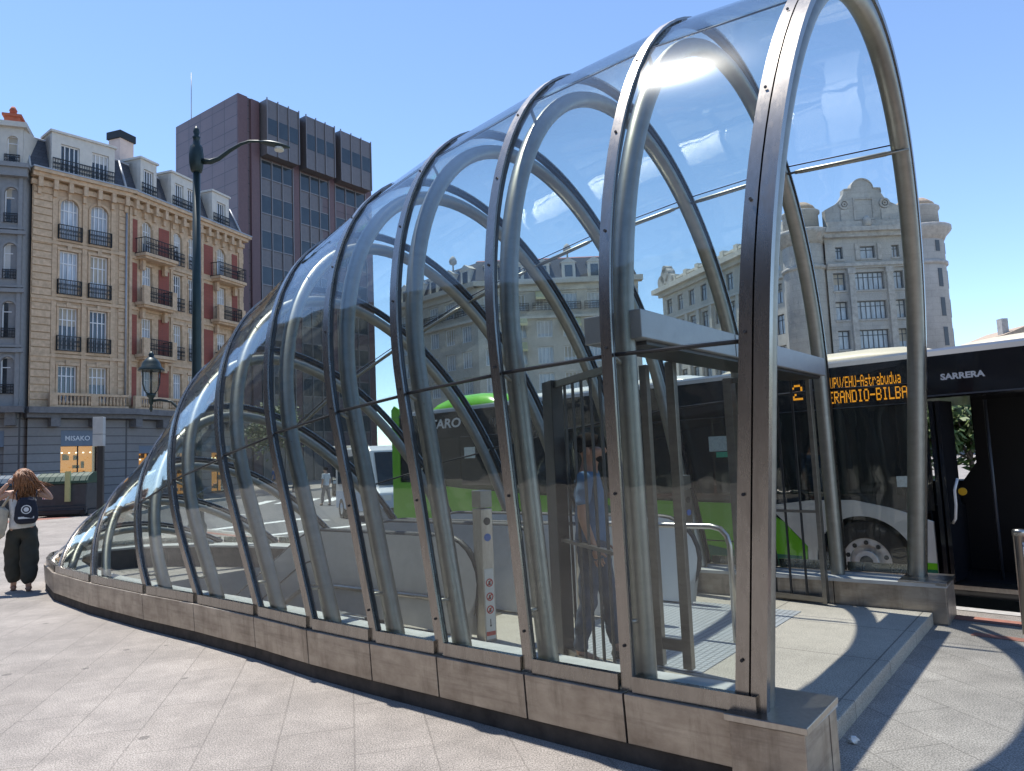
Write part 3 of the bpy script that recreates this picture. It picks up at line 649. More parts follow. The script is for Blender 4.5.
def dots(name, txt, x, z, px, pz, adv):
    mb = MB()
    for i, ch in enumerate(txt):
        for r_, row in enumerate(G5[ch].split()):
            for c_, b in enumerate(row):
                if b == '1':
                    X = x+(i*adv+c_)*px; Z = z-r_*pz; h = .46
                    mb.face([mb.pt(X-px*h, -.0045, Z-pz*h), mb.pt(X+px*h, -.0045, Z-pz*h), mb.pt(X+px*h, -.0045, Z+pz*h), mb.pt(X-px*h, -.0045, Z+pz*h)])
    mb.build(name, 'led', sg)
dots('line_number', '2', 8.60, 2.56, .026, .027, 6)
dots('sign_text', 'UPV/EHU-Astrabudua', 9.06, 2.605, .0073, .0195, 6)
dots('sign_text', 'ERANDIO-BILBAO', 9.03, 2.44, .0113, .0205, 6)
def side(x, z): return lambda a, b, c: Vector((x+a, -.004-c, z+b))
textobj('lettering', 'SARRERA', .088, 'lettering', bus, side(10.235, 2.47), .001, .0035, 1.13)
textobj('lettering', 'CITARO', .24, 'lettering', bus, side(.95, 2.44), .001, .006, 1.45, .12)
textobj('lettering', 'hybrid', .22, 'bus_grey', bus, side(3.0, 2.44), .001, .0, 1.2, .15)
mb = MB(); mb.box(7.38, 7.80, -.006, .0, 1.80, 2.0); mb.build('notice', 'notice', bus); mb = MB(); mb.box(7.48, 7.80, -.006, .0, 1.72, 1.79); mb.build('notice', 'gnotice', bus)
mb = MB(); mb.box(2.3, 2.6, -.006, .0, 1.85, 2.05); mb.build('notice', 'notice', bus); mb = MB(); mb.box(9.7, 9.97, -.006, .0, 1.33, 1.45); mb.build('notice', 'notice', bus)

# ------------------------------------------------------------------ buildings
M['stone'] = brickmat('sandstone facade', (.55, .395, .26), (.58, .43, .285), (.46, .33, .215), 1.1, .42, 0, .5, .015, .8, .3, .1, .18, 'xz')
M['stone_trim'] = mat('sandstone trim', (.585, .43, .285), .8, 0, .14, 4, tint=(.51, .365, .235))
M['brickred'] = brickmat('red brick', (.30, .085, .06), (.34, .10, .07), (.24, .09, .07), .24, .08, 0, .5, .01, .85, .2, 0, .12, 'xz')
M['greystone'] = brickmat('grey ground floor stone', (.26, .245, .235), (.275, .26, .25), (.11, .103, .10), 60, .5, 0, .0, .028, .75, .4, 0, .15, 'xz')
M['grey_trim'] = mat('dark grey cornice', (.17, .165, .165), .8, 0, .2, 4)
M['oriel'] = mat('grey painted oriel', (.245, .25, .255), .6, 0, .1, 4)
M['oriel_light'] = mat('cream plaster', (.56, .53, .47), .7, 0, .08, 3)
M['slate'] = brickmat('slate roof', (.055, .06, .075), (.07, .075, .09), (.03, .033, .04), .4, .22, 0, .5, .012, .6, .3, 0, .15, 'xz')
M['plaster'] = mat('pale dormer plaster', (.60, .57, .51), .7, 0, .08, 3)
M['zinc'] = mat('zinc flashing', (.34, .36, .39), .45, .4, .1, 5)
M['blind'] = brickmat('white roller blind', (.58, .58, .56), (.55, .55, .53), (.35, .35, .34), 9, .07, 0, 0, .006, .7, .1, 0, .05, 'xz'); M['blind2'] = mat('beige blind', (.42, .38, .31), .8, 0, .08, 3)
M['iron'] = mat('black wrought iron', (.015, .016, .018), .5, .2, .1, 10)
M['frame'] = mat('white window frame', (.74, .75, .76), .5, 0, .04, 5)
M['terracotta'] = mat('terracotta', (.36, .10, .055), .8, 0, .2, 4)
M['shoplight'] = emis('lit shop interior', (1.0, .38, .09), .36)
M['shopspot'] = emis('shop spotlights', (1.0, .85, .6), 2.5)
M['shopsign'] = mat('slate blue shop fascia', (.15, .19, .245), .5, 0, .05, 4)
M['signwhite'] = mat('white sign letters', (.8, .8, .8), .5, 0, .02, 4)
M['tower_tile'] = brickmat('purple granite tiles', (.135, .098, .105), (.155, .112, .12), (.065, .052, .058), 1.9, 1.45, 0, 0, .05, .38, .25, .1, .12, 'xz')
M['tower_pier'] = mat('maroon granite pier', (.13, .075, .08), .45, 0, .12, 4)
M['tower_panel'] = mat('bronze grey spandrel', (.155, .142, .145), .4, .3, .1, 3)
M['tower_fin'] = mat('grey bronze fin', (.22, .205, .21), .4, .4, .06, 5)
M['tower_glass'] = mat('blue grey window', (.03, .042, .052), .06, .0, .25, .6, spec=.8)
M['ash'] = brickmat('grey ashlar', (.43, .42, .40), (.455, .445, .42), (.33, .32, .305), 1.6, .7, 0, .5, .015, .8, .2, 0, .2, 'xz')
M['ash_trim'] = mat('grey stone trim', (.44, .425, .40), .8, 0, .16, 2, detail=7, tint=(.36, .345, .325))
M['tile_roof'] = mat('weathered clay roof', (.40, .31, .23), .85, 0, .25, 4)
M['winframe_d'] = mat('dark window frame', (.06, .075, .09), .5, 0, .05, 5)
M['cream'] = mat('cream render', (.52, .49, .43), .8, 0, .12, 1.2, detail=8)
M['cream_trim'] = mat('cream trim', (.58, .55, .49), .8, 0, .1, 2)
M['awning'] = mat('yellow awning cloth', (.72, .64, .36), .8, 0, .08, 5)
class Fr:
    """facade frame: a along the facade, d into the building, z up; built into a parent standing at loc"""
    def __init__(s, O, d, loc): s.O = Vector(O); s.d = Vector(d).normalized(); s.n = Vector((-s.d.y, s.d.x)); s.loc = Vector(loc)
    def __call__(s, a, d, z): p = s.O+s.d*a+s.n*d-s.loc; return Vector((p.x, p.y, z))
def wall(fr, a0, a1, z0, z1, ops, m, par, depth=.3, name='wall'):
    """one wall with real openings (a0,a1,z0,z1) and their reveals"""
    A = sorted({a0, a1, *[o[0] for o in ops], *[o[1] for o in ops]}); Z = sorted({z0, z1, *[o[2] for o in ops], *[o[3] for o in ops]})
    mb = MB(fr); idx = {}
    def v(i, j):
        if (i, j) not in idx: idx[i, j] = mb.pt(A[i], 0, Z[j])
        return idx[i, j]
    for i in range(len(A)-1):
        for j in range(len(Z)-1):
            ca, cz = (A[i]+A[i+1])/2, (Z[j]+Z[j+1])/2
            if any(o[0] < ca < o[1] and o[2] < cz < o[3] for o in ops): continue
            mb.face([v(i, j), v(i+1, j), v(i+1, j+1), v(i, j+1)])
    for o in ops:
        p = [(o[0], o[2]), (o[1], o[2]), (o[1], o[3]), (o[0], o[3])]
        for k in range(4):
            q, r = p[k], p[(k+1) % 4]; mb.face([mb.pt(q[0], 0, q[1]), mb.pt(r[0], 0, r[1]), mb.pt(r[0], depth, r[1]), mb.pt(q[0], depth, q[1])])
        if len(o) > 4 and o[4]:                                  # arched head: two spandrels
            c = (o[0]+o[1])/2; r_ = (o[1]-o[0])/2; zc = o[3]-r_
            for sgn_ in (-1, 1):
                pts = [(c+sgn_*r_*math.cos(t), zc+r_*math.sin(t)) for t in [PI/2*k/6 for k in range(7)]]
                mb.prism([(c+sgn_*r_, o[3])]+pts if sgn_ > 0 else [(c-r_, o[3])]+pts, .001, depth-.02)
    return mb.build(name, m, par)
def window(fr, par, o, depth=.2, nv=3, nh=1, m='frame', pane='pane', th=.07):
    a0, a1, z0, z1 = o[:4]; mb = MB(fr); y0, y1 = depth-.06, depth
    mb.box(a0, a0+th, y0, y1, z0, z1); mb.box(a1-th, a1, y0, y1, z0, z1); mb.box(a0+th, a1-th, y0, y1, z0, z0+th); mb.box(a0+th, a1-th, y0, y1, z1-th, z1)
    for k in range(nv): x = a0+(a1-a0)*(k+1)/(nv+1); mb.box(x-th*.4, x+th*.4, y0+.005, y1, z0+th, z1-th)
    for k in range(nh): z = z0+(z1-z0)*(.72 if nh == 1 else (k+1)/(nh+1)); mb.box(a0+th, a1-th, y0+.01, y1-.005, z-th*.4, z+th*.4)
    w = mb.build('window', m, par); MB(fr).box(a0, a1, depth+.002, depth+.03, z0, z1).build('pane', pane, w)
    if z1-z0 > 1.5 and random.random() < .4:
        f_ = random.uniform(.25, .8); MB(fr).box(a0+th, a1-th, depth-.012, depth+.001, z1-th-(z1-z0-2*th)*f_, z1-th).build('blind', random.choice(['blind', 'blind2']), w)
    return w
def iron(fr, par, a0, a1, z0, z1, dp, name='balcony_rail'):
    mb = MB(fr)
    mb.box(a0, a1, -dp, -dp+.04, z1-.05, z1); mb.box(a0, a1, -dp, -dp+.04, z0, z0+.05); mb.box(a0, a1, -dp+.005, -dp+.03, z0+(z1-z0)*.66, z0+(z1-z0)*.7)
    n = max(4, int((a1-a0)/.13))
    for k in range(n+1): x = a0+(a1-a0)*k/n; mb.box(x-.012, x+.012, -dp+.005, -dp+.03, z0, z1)
    for k in range(n):                                            # scrolls
        x = a0+(a1-a0)*(k+.5)/n; zc = z0+(z1-z0)*.36; r_ = (a1-a0)/n*.40; mb.disc((x, zc), r_*.55, r_, -dp+.008, -dp+.028, 8); mb.disc((x, zc+.22), r_*.4, r_*.8, -dp+.008, -dp+.028, 8)
    if dp > .25:
        for x in (a0, a1-.03):
            mb.box(x, x+.03, -dp, 0, z1-.05, z1); mb.box(x, x+.03, -dp, 0, z0, z0+.05)
            for k in range(4): y = -dp+dp*(k+.5)/4; mb.box(x+.005, x+.025, y-.012, y+.012, z0, z1)
    return mb.build(name, 'iron', par)

# --- sandstone corner building
CB = Vector((-24.27, 46)); dF = Vector((.636, .772)).normalized(); dR = Vector((.323, .946)).normalized()
bb = thing('corner_building', 'sandstone and red brick corner apartment building with iron balconies and slate mansard roof', 'building', (CB.x, CB.y, 0))
ff = Fr(CB-dF*5.4, dF, CB); fr_ = Fr(CB, dR, CB)
ops = []
for a in (1.5, 3.2): ops += [(a, a+1.02, 6.0, 8.2), (a, a+1.02, 9.1, 11.7), (a, a+1.02, 12.5, 15.15), (a, a+1.02, 15.85, 18.4, 1)]
wall(ff, 0, 5.4, 5.4, 19.4, ops, 'stone', bb)
for o in ops: window(ff, bb, o, .22, 3, 1, 'frame', random.choice(['pane', 'panecurt', 'pane']), .075)
ops2 = []
for a, w in ((1.15, .85), (3.85, .8), (5.25, .75), (8.1, .95)): ops2 += [(a, a+w, 6.0, 8.3), (a, a+w, 9.3, 11.7), (a, a+w, 12.7, 15.2), (a, a+w, 15.9, 18.2, 1)]
wall(fr_, 0, 11.05, 5.4, 19.4, ops2, 'stone_trim', bb)
for o in ops2: window(fr_, bb, o, .22, 3, 1, 'frame', random.choice(['pane', 'panecurt', 'panecurt']), .07)
mb = MB(ff); mb.box(-.3, 5.4, .35, 6, 5.06, 19.4); mb2 = MB(fr_); mb2.box(.6, 11.05, .35, 7, 5.06, 19.4)
mb.build('core', 'interior', bb); mb2.build('core', 'interior', bb)
for a0, a1 in ((.25, .75), (2.55, 3.45), (6.75, 7.7), (9.75, 10.35)):
    for z0, z1 in ((5.9, 8.4), (9.2, 11.8), (12.6, 15.2), (15.9, 18.1)): MB(fr_).box(a0, a1, -.03, .0-.002, z0, z1).build('brick_panel', 'brickred', bb)
mb = MB(ff)
for k in range(30):                                              # quoin courses at the left and right ends
    z = 5.7+k*.44; mb.box(.05, 1.05, -.07, -.002, z, z+.37); mb.box(4.85, 5.39, -.05, -.002, z, z+.37)
for a in (1.2, 2.85, 4.5): mb.box(a-.13, a+.13, -.08, -.002, 5.9, 18.8)
for z in (8.65, 12.05, 15.45): mb.box(0, 5.4, -.12, -.081, z, z+.18); mb.box(1.1, 4.6, -.1, -.082, z+.25, z+.4)
for o in ops:
    mb.box(o[0]-.12, o[0]-.001, -.05, -.002, o[2], o[3]-(.45 if len(o) > 4 else 0)); mb.box(o[1]+.001, o[1]+.12, -.05, -.002, o[2], o[3]-(.45 if len(o) > 4 else 0))
    if len(o) == 4: mb.box(o[0]-.16, o[1]+.16, -.1, -.053, o[3], o[3]+.16); mb.box(o[0]+.38, o[0]+.62, -.13, -.101, o[3], o[3]+.3)
    else:
        c = (o[0]+o[1])/2; r_ = .51; pin = arc(c, o[3]-r_, r_, PI, 0, 12); pout = arc(c, o[3]-r_, r_+.14, PI, 0, 12)
        for k in range(12): mb.prism([pin[k], pin[k+1], pout[k+1], pout[k]], -.06, -.002)
mb.build('stone_trim', 'stone_trim', bb)
mb = MB(fr_)
for z in (8.75, 12.1, 15.45): mb.box(.1, 11.0, -.1, -.031, z, z+.2)
for a in (.08, 3.55, 6.45, 10.5): mb.box(a, a+.22, -.09, -.033, 5.9, 18.8)
for o in ops2:
    mb.box(o[0]-.1, o[0]-.001, -.05, -.002, o[2], o[3]-.4); mb.box(o[1]+.001, o[1]+.1, -.05, -.002, o[2], o[3]-.4)
    if len(o) == 4: mb.box(o[0]-.14, o[1]+.14, -.1, -.002, o[3], o[3]+.16)
for k in range(10): mb.box(10.72, 11.04, -.05, -.034, 5.9+k*1.3, 6.7+k*1.3)
mb.build('stone_trim', 'stone_trim', bb)
for fr2, a0, a1 in ((ff, -.1, 5.75), (fr_, .0, 11.35)):
    mb = MB(fr2)
    mb.prism([(a0, 18.85), (a1-.3, 18.85), (a1-.3, 19.15), (a0, 19.15)], -.18, -.002); mb.box(a0, a1-.2, -.45, -.001, 19.3, 19.55); mb.box(a0, a1, -.62, .3, 19.55, 19.75)
    k = a0+.3
    while k < a1-.5: mb.box(k, k+.24, -.42, -.003, 18.7, 19.3); mb.box(k+.03, k+.21, -.22, -.004, 18.3, 18.7); k += .82
    mb.build('cornice', 'stone_trim', bb)
    mb = MB(fr2); mb.box(a0-.05, a1+.02, -.66, .3, 19.752, 19.83); mb.build('gutter', 'zinc', bb)
# mansard (one sheet per side, one slope) and dormers
mb = MB(); rp = []
inner = []
P_ = [CB-dF*5.5, CB, CB+dR*11.2]; nF = Vector((-dF.y, dF.x)); nR = Vector((-dR.y, dR.x)); nC = (nF+nR)/(1+nF.dot(nR))
lo = [P_[0]+nF*.1, P_[1]+nC*.1, P_[2]+nR*.1]; hi = [P_[0]+nF*1.0, P_[1]+nC*1.0, P_[2]+nR*1.0-dR*.5]; bk = [P_[0]+nF*6, P_[1]+nC*6, P_[2]+nR*6]
L = [[mb.raw((*(p-CB), z)) for p in row] for row, z in ((lo, 19.78), (hi, 22.05), (bk, 22.6))]
for r_ in range(2):
    for k in range(2): mb.face([L[r_][k], L[r_][k+1], L[r_+1][k+1], L[r_+1][k]])
mb.face([L[0][2], mb.raw((*(bk[2]-CB), 19.78)), L[2][2], L[1][2]])
roof = mb.build('roof', 'slate', bb)
mb = MB()
for row in ((lo, hi, 19.8, 22.07),):
    for k in range(3): mb.tube([(*(row[0][k]-CB), row[2]), (*(row[1][k]-CB), row[3])], .09, 6)
    for k in range(2): mb.tube([(*(row[1][k]-CB), row[3]), (*(row[1][k+1]-CB), row[3])], .08, 6)
mb.build('flashing', 'zinc', roof)
def dormer(fr2, a0, a1, wins):
    zt = 22.35
    ops_ = [(a, a+w, 20.0, 21.75) for a, w in wins]
    fd = Fr(fr2.O+fr2.n*-.05, fr2.d, fr2.loc)
    d_ = wall(fd, a0, a1, 19.84, zt, ops_, 'plaster', bb, .3, 'dormer')
    mb = MB(fd); mb.box(a0, a0+.02, .001, 1.4, 19.84, zt); mb.box(a1-.02, a1, .001, 1.4, 19.84, zt); mb.box(a0, a1, .31, 1.4, 19.84, zt-.1); mb.build('cheek', 'plaster', d_)
    mb = MB(fd); mb.box(a0-.1, a1+.1, -.12, 1.6, zt, zt+.14); mb.build('coping', 'plaster', d_)
    for o in ops_: window(fd, d_, o, .2, 3, 0, 'frame', 'pane', .07)
    iron(fd, d_, a0+.05, a1-.05, 19.86, 20.75, .12)
dormer(ff, .95, 4.55, [(1.45, 1.05), (3.2, 1.0)])
dormer(fr_, .95, 2.3, [(1.2, .85)]); dormer(fr_, 3.6, 6.1, [(3.95, .8), (5.1, .75)]); dormer(fr_, 7.6, 9.4, [(8.1, .95)])
mb = MB(fr_); mb.box(.75, 1.85, 1.5, 2.5, 21.5, 24.0); ch = mb.build('chimney', mat('pinkish render', (.62, .50, .44), .8, 0, .08, 3), roof); MB(fr_).box(.65, 1.95, 1.4, 2.6, 24.001, 24.5).build('chimney_cap', 'iron', ch)
mb = MB(fr_)
for a in (6.5, 8.2, 9.6): mb.box(a, a+.9, 2.2, 3, 21.8, 23.1)
mb.build('chimney', 'terracotta', roof)
# balconies
for o in ops:
    if o[2] > 9: iron(ff, bb, o[0]-.14, o[1]+.14, o[2]-.05, o[2]+.85, .26)
for fl, (z, dp) in enumerate(((9.3, .85), (12.7, .85), (15.9, .95))):
    for a0, a1 in ((.55, 3.35), (7.4, 10.3)):
        mb = MB(fr_); mb.box(a0, a1, -dp, -.1, z-.28, z-.08); mb.box(a0+.1, a1-.1, -dp+.12, -.1, z-.42, z-.282)
        for a in (a0+.35, a1-.6): mb.prism([(a, z-.43), (a+.25, z-.43), (a+.25, z-1.1), (a, z-1.1)], -.35, -.1)
        bl = mb.build('balcony', 'stone_trim', bb)
        if fl < 2:
            MB(fr_).box(a0, a0+.5, -dp+.02, -dp+.2, z-.079, z+.95).build('pedestal', 'stone_trim', bl); MB(fr_).box(a1-.4, a1, -dp+.02, -dp+.2, z-.079, z+.95).build('pedestal', 'stone_trim', bl)
        iron(fr_, bl, a0+(.51 if fl < 2 else .02), a1-(.41 if fl < 2 else .02), z-.075, z+.95, dp-.04)
for o in ops2:
    if o[2] > 9 and 3 < o[0] < 6: iron(fr_, bb, o[0]-.08, o[1]+.08, o[2]-.05, o[2]+.85, .2)
MB().tube([(*(CB-dF*.12-nF*.12-CB), 5.6), (*(CB-dF*.12-nF*.12-CB), 19.3)], .06, 8).build('downpipe', 'zinc', bb)
# first floor stone balustrade, ground floor
for fr2, a0, a1 in ((ff, .9, 5.3), (fr_, .1, 10.9)):
    mb = MB(fr2); mb.box(a0, a1, -.62, -.45, 5.66, 5.78); mb.box(a0, a1, -.64, -.43, 6.35, 6.5)
    k = a0
    while k < a1: mb.box(k, k+.42, -.65, -.42, 5.781, 6.349); k += 2.2
    k = a0+.55
    while k < a1-.1:
        T_ = fr2; mb.lathe((k, -.535), [(.05, 5.78), (.085, 5.95), (.05, 6.15), (.07, 6.35)], 6); k += .2
    mb.build('balustrade', 'stone_trim', bb)
    mb = MB(fr2); mb.box(-.2 if fr2 is ff else 0, a1+.5, -.85, .0, 5.3, 5.655); mb.box(-.2 if fr2 is ff else 0, a1+.4, -.55, .0, 5.05, 5.3)
    k = a0+.1
    while k < a1: mb.box(k, k+.5, -.6, -.051, 4.55, 5.05); k += 2.2
    mb.build('cornice', 'grey_trim', bb)
og = [(1.72, 3.78, 0.0, 4.35)]
wall(ff, 0, 5.4, 0, 5.04, og, 'greystone', bb, .4); wall(fr_, 0, 11.05, 0, 5.04, [(1, 3, 0, 3.4), (4.2, 6.2, 0, 3.4), (7.5, 9.5, 0, 3.4)], 'greystone', bb, .4)
def shop(fr2, par, a0, a1, zs, ztop):
    sh = MB(fr2).box(a0, a1, .05, .3, zs, ztop).build('shop_fascia', 'shopsign', par)
    MB(fr2).box(a0, a1, .9, .92, 0.03, zs).build('shop_interior', 'shoplight', par)
    mb = MB(fr2)
    for k in range(26):
        a = a0+.1+(a1-a0-.3)*random.random(); z = random.choice([.3, .9, 1.5, 2.1, 2.6]); mb.box(a, a+random.uniform(.1, .25), .6+k*.004, .85-k*.003, z, z+random.uniform(.15, .42))
    mb.build('merchandise', mat('leather goods', (.28, .13, .05), .6, 0, .6, 3, tint=(.12, .05, .03)), par)
    mb = MB(fr2)
    for k in range(5): a = a0+.25+(a1-a0-.5)*k/4; mb.box(a-.035, a+.035, .5, .57, zs-.42, zs-.36)
    mb.build('spotlight', 'shopspot', par)
    mb = MB(fr2); mb.box(a0, a1, .3, .36, .02, .12); mb.box(a0, a0+.06, .3, .36, .12, zs); mb.box(a1-.06, a1, .3, .36, .12, zs); mb.box((a0+a1)/2-.03, (a0+a1)/2+.03, .3, .36, .12, zs); mb.build('shop_frame', 'iron', par)
    MB(fr2).box(a0+.061, a1-.061, .32, .33, .121, zs-.01).build('shop_glass', 'bglass', par)
    MB(fr2).box(a0-.001, a1+.001, .93, .95, 0.0, ztop).build('backing', 'interior', par)
    return sh
sh = shop(ff, bb, 1.72, 3.78, 3.42, 4.35)
textobj('shop_lettering', 'MISAKO', .40, 'signwhite', sh, lambda a, b, c: ff(1.95+a, .04-c, 3.74+b), .01, .003, .95)
for a in (1, 4.2, 7.5): shop(fr_, bb, a, a+2, 2.9, 3.4)

# --- grey oriel building left of it
dO = Vector((.925, .38)).normalized(); nO = Vector((-dO.y, dO.x)); OO = CB-dF*5.4+Vector((-.15, -.5))
ob = thing('oriel_building', 'grey building with arched oriel windows and a brick chimney at the left edge', 'building', (OO.x, OO.y, 0))
fo = Fr(OO-dO*7, dO, OO)
cols = [(6.05, .66), (3.9, .66), (1.8, .66)]
ops3 = [(a, a+w, z, z+2.1, 1) for a, w in cols for z in (6.4, 9.6, 13.0, 16.3)]
wall(fo, 0, 7.0, 5.4, 19.5, ops3, 'oriel', ob)
for o in ops3:
    window(fo, ob, o, .2, 0, 1, 'frame', 'pane', .06); iron(fo, ob, o[0], o[1], o[2], o[2]+.55, .1)
fs = Fr(OO, Vector((-.1, 1)), OO); MB(fs).box(0, 3, 0.01, 3, 5.4, 19.5).build('side_wall', 'oriel', ob)
mb = MB(fo)
for o in ops3:
    c = (o[0]+o[1])/2; pin = arc(c, o[3]-.33, .34, PI, 0, 10); po = arc(c, o[3]-.33, .48, PI, 0, 10)
    for k in range(10): mb.prism([pin[k], pin[k+1], po[k+1], po[k]], -.06, -.002)
    mb.box(o[0]-.14, o[0]-.002, -.06, -.002, o[2], o[3]-.33); mb.box(o[1]+.002, o[1]+.14, -.06, -.002, o[2], o[3]-.33)
for z in (8.75, 12.2, 15.6): mb.box(0, 7.15, -.22, -.003, z, z+.22); mb.box(0, 7.08, -.14, -.003, z+.3, z+.42)
for a in (5.4, 6.75, 3.2, 1.1): mb.box(a, a+.2, -.1, -.061, 5.7, 19)
mb.box(0, 7.2, -.35, -.003, 19.0, 19.5); mb.box(0, 7.3, -.5, 3, 19.5, 19.75); mb.build('trim', 'oriel', ob)
o4 = [(a+.05, a+w-.05, 19.95, 21.5, 1) for a, w in cols]
wall(fo, 0, 6.9, 19.75, 22.0, o4, 'oriel_light', ob); MB(fs).box(.05, 3, .12, 3, 19.75, 22.0).build('side_wall', 'oriel_light', ob)
for o in o4: window(fo, ob, o, .2, 0, 1, 'frame', 'pane', .06); iron(fo, ob, o[0]-.1, o[1]+.1, 19.8, 20.35, .1)
MB(fo).box(0, 7.1, -.25, 3, 22.0, 22.3).build('cornice', 'oriel_light', ob)
mb = MB(fo); mb.box(5.7, 6.5, 1.0, 2.0, 22.3, 23.1); ch = mb.build('chimney', 'terracotta', ob); mb = MB(fo); mb.box(5.6, 6.6, .9, 2.1, 23.101, 23.25); mb.lathe((6.05, 1.5), [(.25, 23.25), (.18, 23.6), (.22, 23.65), (.1, 23.9)], 10); mb.build('chimney_pot', 'terracotta', ch)
wall(fo, 0, 7.0, 0, 5.4, [(4.4, 6.3, 0, 4.35), (1, 3.2, 0, 4.35)], 'greystone', ob, .4); MB(fs).box(.01, 3, .01, 3, 0, 5.39).build('side_wall', 'greystone', ob)
mb = MB(fo); mb.box(0, 7.3, -.8, -.002, 5.3, 5.65); mb.box(6.4, 6.9, -.5, -.002, 4.6, 5.3); mb.build('cornice', 'grey_trim', ob)
s2 = shop(fo, ob, 4.4, 6.3, 3.42, 4.35); shop(fo, ob, 1, 3.2, 3.42, 4.35)
textobj('shop_lettering', 'DISEÑO', .3, 'signwhite', s2, lambda a, b, c: fo(5.05+a, .04-c, 3.78+b), .01, .008, 1.0) if False else None
MB(fo).box(0, 6.9, .96, 3, 0, 21.9).build('core', 'interior', ob)

# --- dark tower
CT = Vector((-28, 75)); tw = thing('office_tower', 'dark maroon office tower with projecting window boxes at the top', 'building', (CT.x, CT.y, 0))
tl = Fr(CT+Vector((-.807, .59))*12.2, Vector((.807, -.59)), CT); trr = Fr(CT, Vector((.586, .81)), CT)
MB(tl).box(0, 12.2, 0, 19.0, 0, 41.5).build('wall', 'tower_tile', tw)
mb = MB(trr); mb.box(.01, 1.15, -.12, -.01, 0, 41.52); mb.box(1.5, 2.5, -.28, -.01, 0, 41.4); mb.box(7.0, 7.85, -.12, -.01, 0, 40.8); mb.box(12.15, 13.0, -.12, -.01, 0, 40.8); mb.box(17.95, 18.8, -.12, -.01, 0, 40.8)
mb.build('pier', 'tower_pier', tw)
for a0, a1 in ((2.75, 6.95), (7.95, 12.1), (13.05, 17.9)):
    b_ = MB(trr).box(a0, a1, -1.3, -.01, 35.3, 41.5).build('window_box', 'tower_panel', tw)
    mb = MB(trr)
    for k in range(4): x = a0+(a1-a0)*k/3; mb.box(x-.05, x+.05, -1.42, -1.301, 35.3, 41.65)
    mb.build('fin', 'tower_fin', b_)
    for k in range(3): x0_ = a0+(a1-a0)*k/3+.12; x1_ = a0+(a1-a0)*(k+1)/3-.12; MB(trr).box(x0_, x1_, -1.33, -1.302, 37.6, 39.4).build('window', 'tower_glass', b_)
    mb = MB(trr); mb.box(a0+.1, a1-.1, -.06, -.01, 0, 35.2); mb.build('spandrel', 'tower_panel', tw)
    mb = MB(trr)
    for k in range(4): x = a0+(a1-a0)*k/3; mb.box(x-.05, x+.05, -.2, -.061, 0, 35.2)
    mb.build('fin', 'tower_fin', tw)
    for r_ in range(8):
        z = 33.1-r_*3.95
        for k in range(3): x0_ = a0+(a1-a0)*k/3+.12; x1_ = a0+(a1-a0)*(k+1)/3-.12; MB(trr).box(x0_, x1_, -.1, -.062, z, z+1.9).build('window', 'tower_glass', tw)
        MB(trr).box(a0+.1, a1-.1, -.14, -.063, z-.12, z-.001).build('sill', 'tower_fin', tw); MB(trr).box(a0+.1, a1-.1, -.14, -.063, z+1.901, z+2.0).build('sill', 'tower_fin', tw)
MB(tl).tube([(.7, 1.5, 41.5), (.7, 1.5, 48.5)], .05, 6).build('antenna', 'zinc', tw)
lb = thing('brick_annex', 'low plain beige roof block between the slate roof and the tower', 'building', (-33, 68, 0)); MB().box(-7, 3.5, 0, 4, 0, 27.2).build('wall', 'stone_trim', lb); MB().box(-7.2, 3.7, -.2, 4.2, 27.201, 27.6).build('coping', 'cream_trim', lb)

# --- grey stone building with the curved gable
CR = Vector((33.3, 78)); rb = thing('gabled_building', 'grey stone building with scrolled curved gable between two domed towers', 'building', (CR.x, CR.y, 0))
fg = Fr(CR, (1, 0), CR)
ops5 = []
for z, h in ((21.4, 1.35), (17.95, 1.95), (14.75, 2.0), (11.55, 2.05), (8.3, 2.1), (4.8, 2.3)):
    if h < 1.5: ops5 += [(5.0, 6.6, z, z+h), (2.3, 3.1, z, z+h), (8.4, 9.2, z, z+h)]
    else: ops5 += [(4.15, 7.35, z, z+h), (1.85, 3.15, z, z+h), (8.35, 9.4, z, z+h)]
wall(fg, 1.2, 10.0, 0, 24.2, ops5, 'ash', rb, .5)
for o in ops5: window(fg, rb, o, .4, 1 if o[1]-o[0] < 2 else 5, 1, 'winframe_d', 'panecurt', .1)
mb = MB(fg)
for a in (3.4, 7.5): mb.box(a, a+.62, -.35, -.002, 3, 19.7); mb.box(a-.1, a+.72, -.42, -.002, 19.7, 20.3)
mb.box(1.2, 10.0, -.45, -.003, 20.5, 20.85); mb.box(1.2, 10, -.25, -.003, 20.3, 20.5); mb.box(4.4, 4.8, -.2, -.002, 21.2, 23); mb.box(6.8, 7.2, -.2, -.002, 21.2, 23)
for o in ops5: mb.box(o[0]-.12, o[1]+.12, -.12, -.003, o[2]-.2, o[2]-.01)
mb.box(1.0, 10.2, -1.0, .3, 24.2, 24.7); mb.box(1.0, 10.2, -.6, -.003, 23.7, 24.2)
mb.build('trim', 'ash_trim', rb)
gp = [(1.5, 24.71), (9.9, 24.71), (9.9, 27.0), (9.3, 27.2), (8.7, 27.5), (8.1, 28.0), (7.75, 28.6), (7.7, 29.0), (7.0, 29.05)]+arc(5.7, 28.9, 1.25, .12, PI-.12, 14)+[(4.4, 29.05), (3.7, 29.0), (3.65, 28.6), (3.3, 28.0), (2.7, 27.5), (2.1, 27.2), (1.5, 26.9)]
mb = MB(fg); mb.prism(gp, -.1, .7); gab = mb.build('gable', 'ash', rb)
mb = MB(fg)
for a in (3.6, 8.0):
    mb.disc((a, 27.4), .36, .55, -.3, -.101, 20); mb.disc((a, 27.4), .1, .24, -.3, -.101, 14); mb.box(a-.45, a+.45, -.25, -.102, 24.75, 26.8)
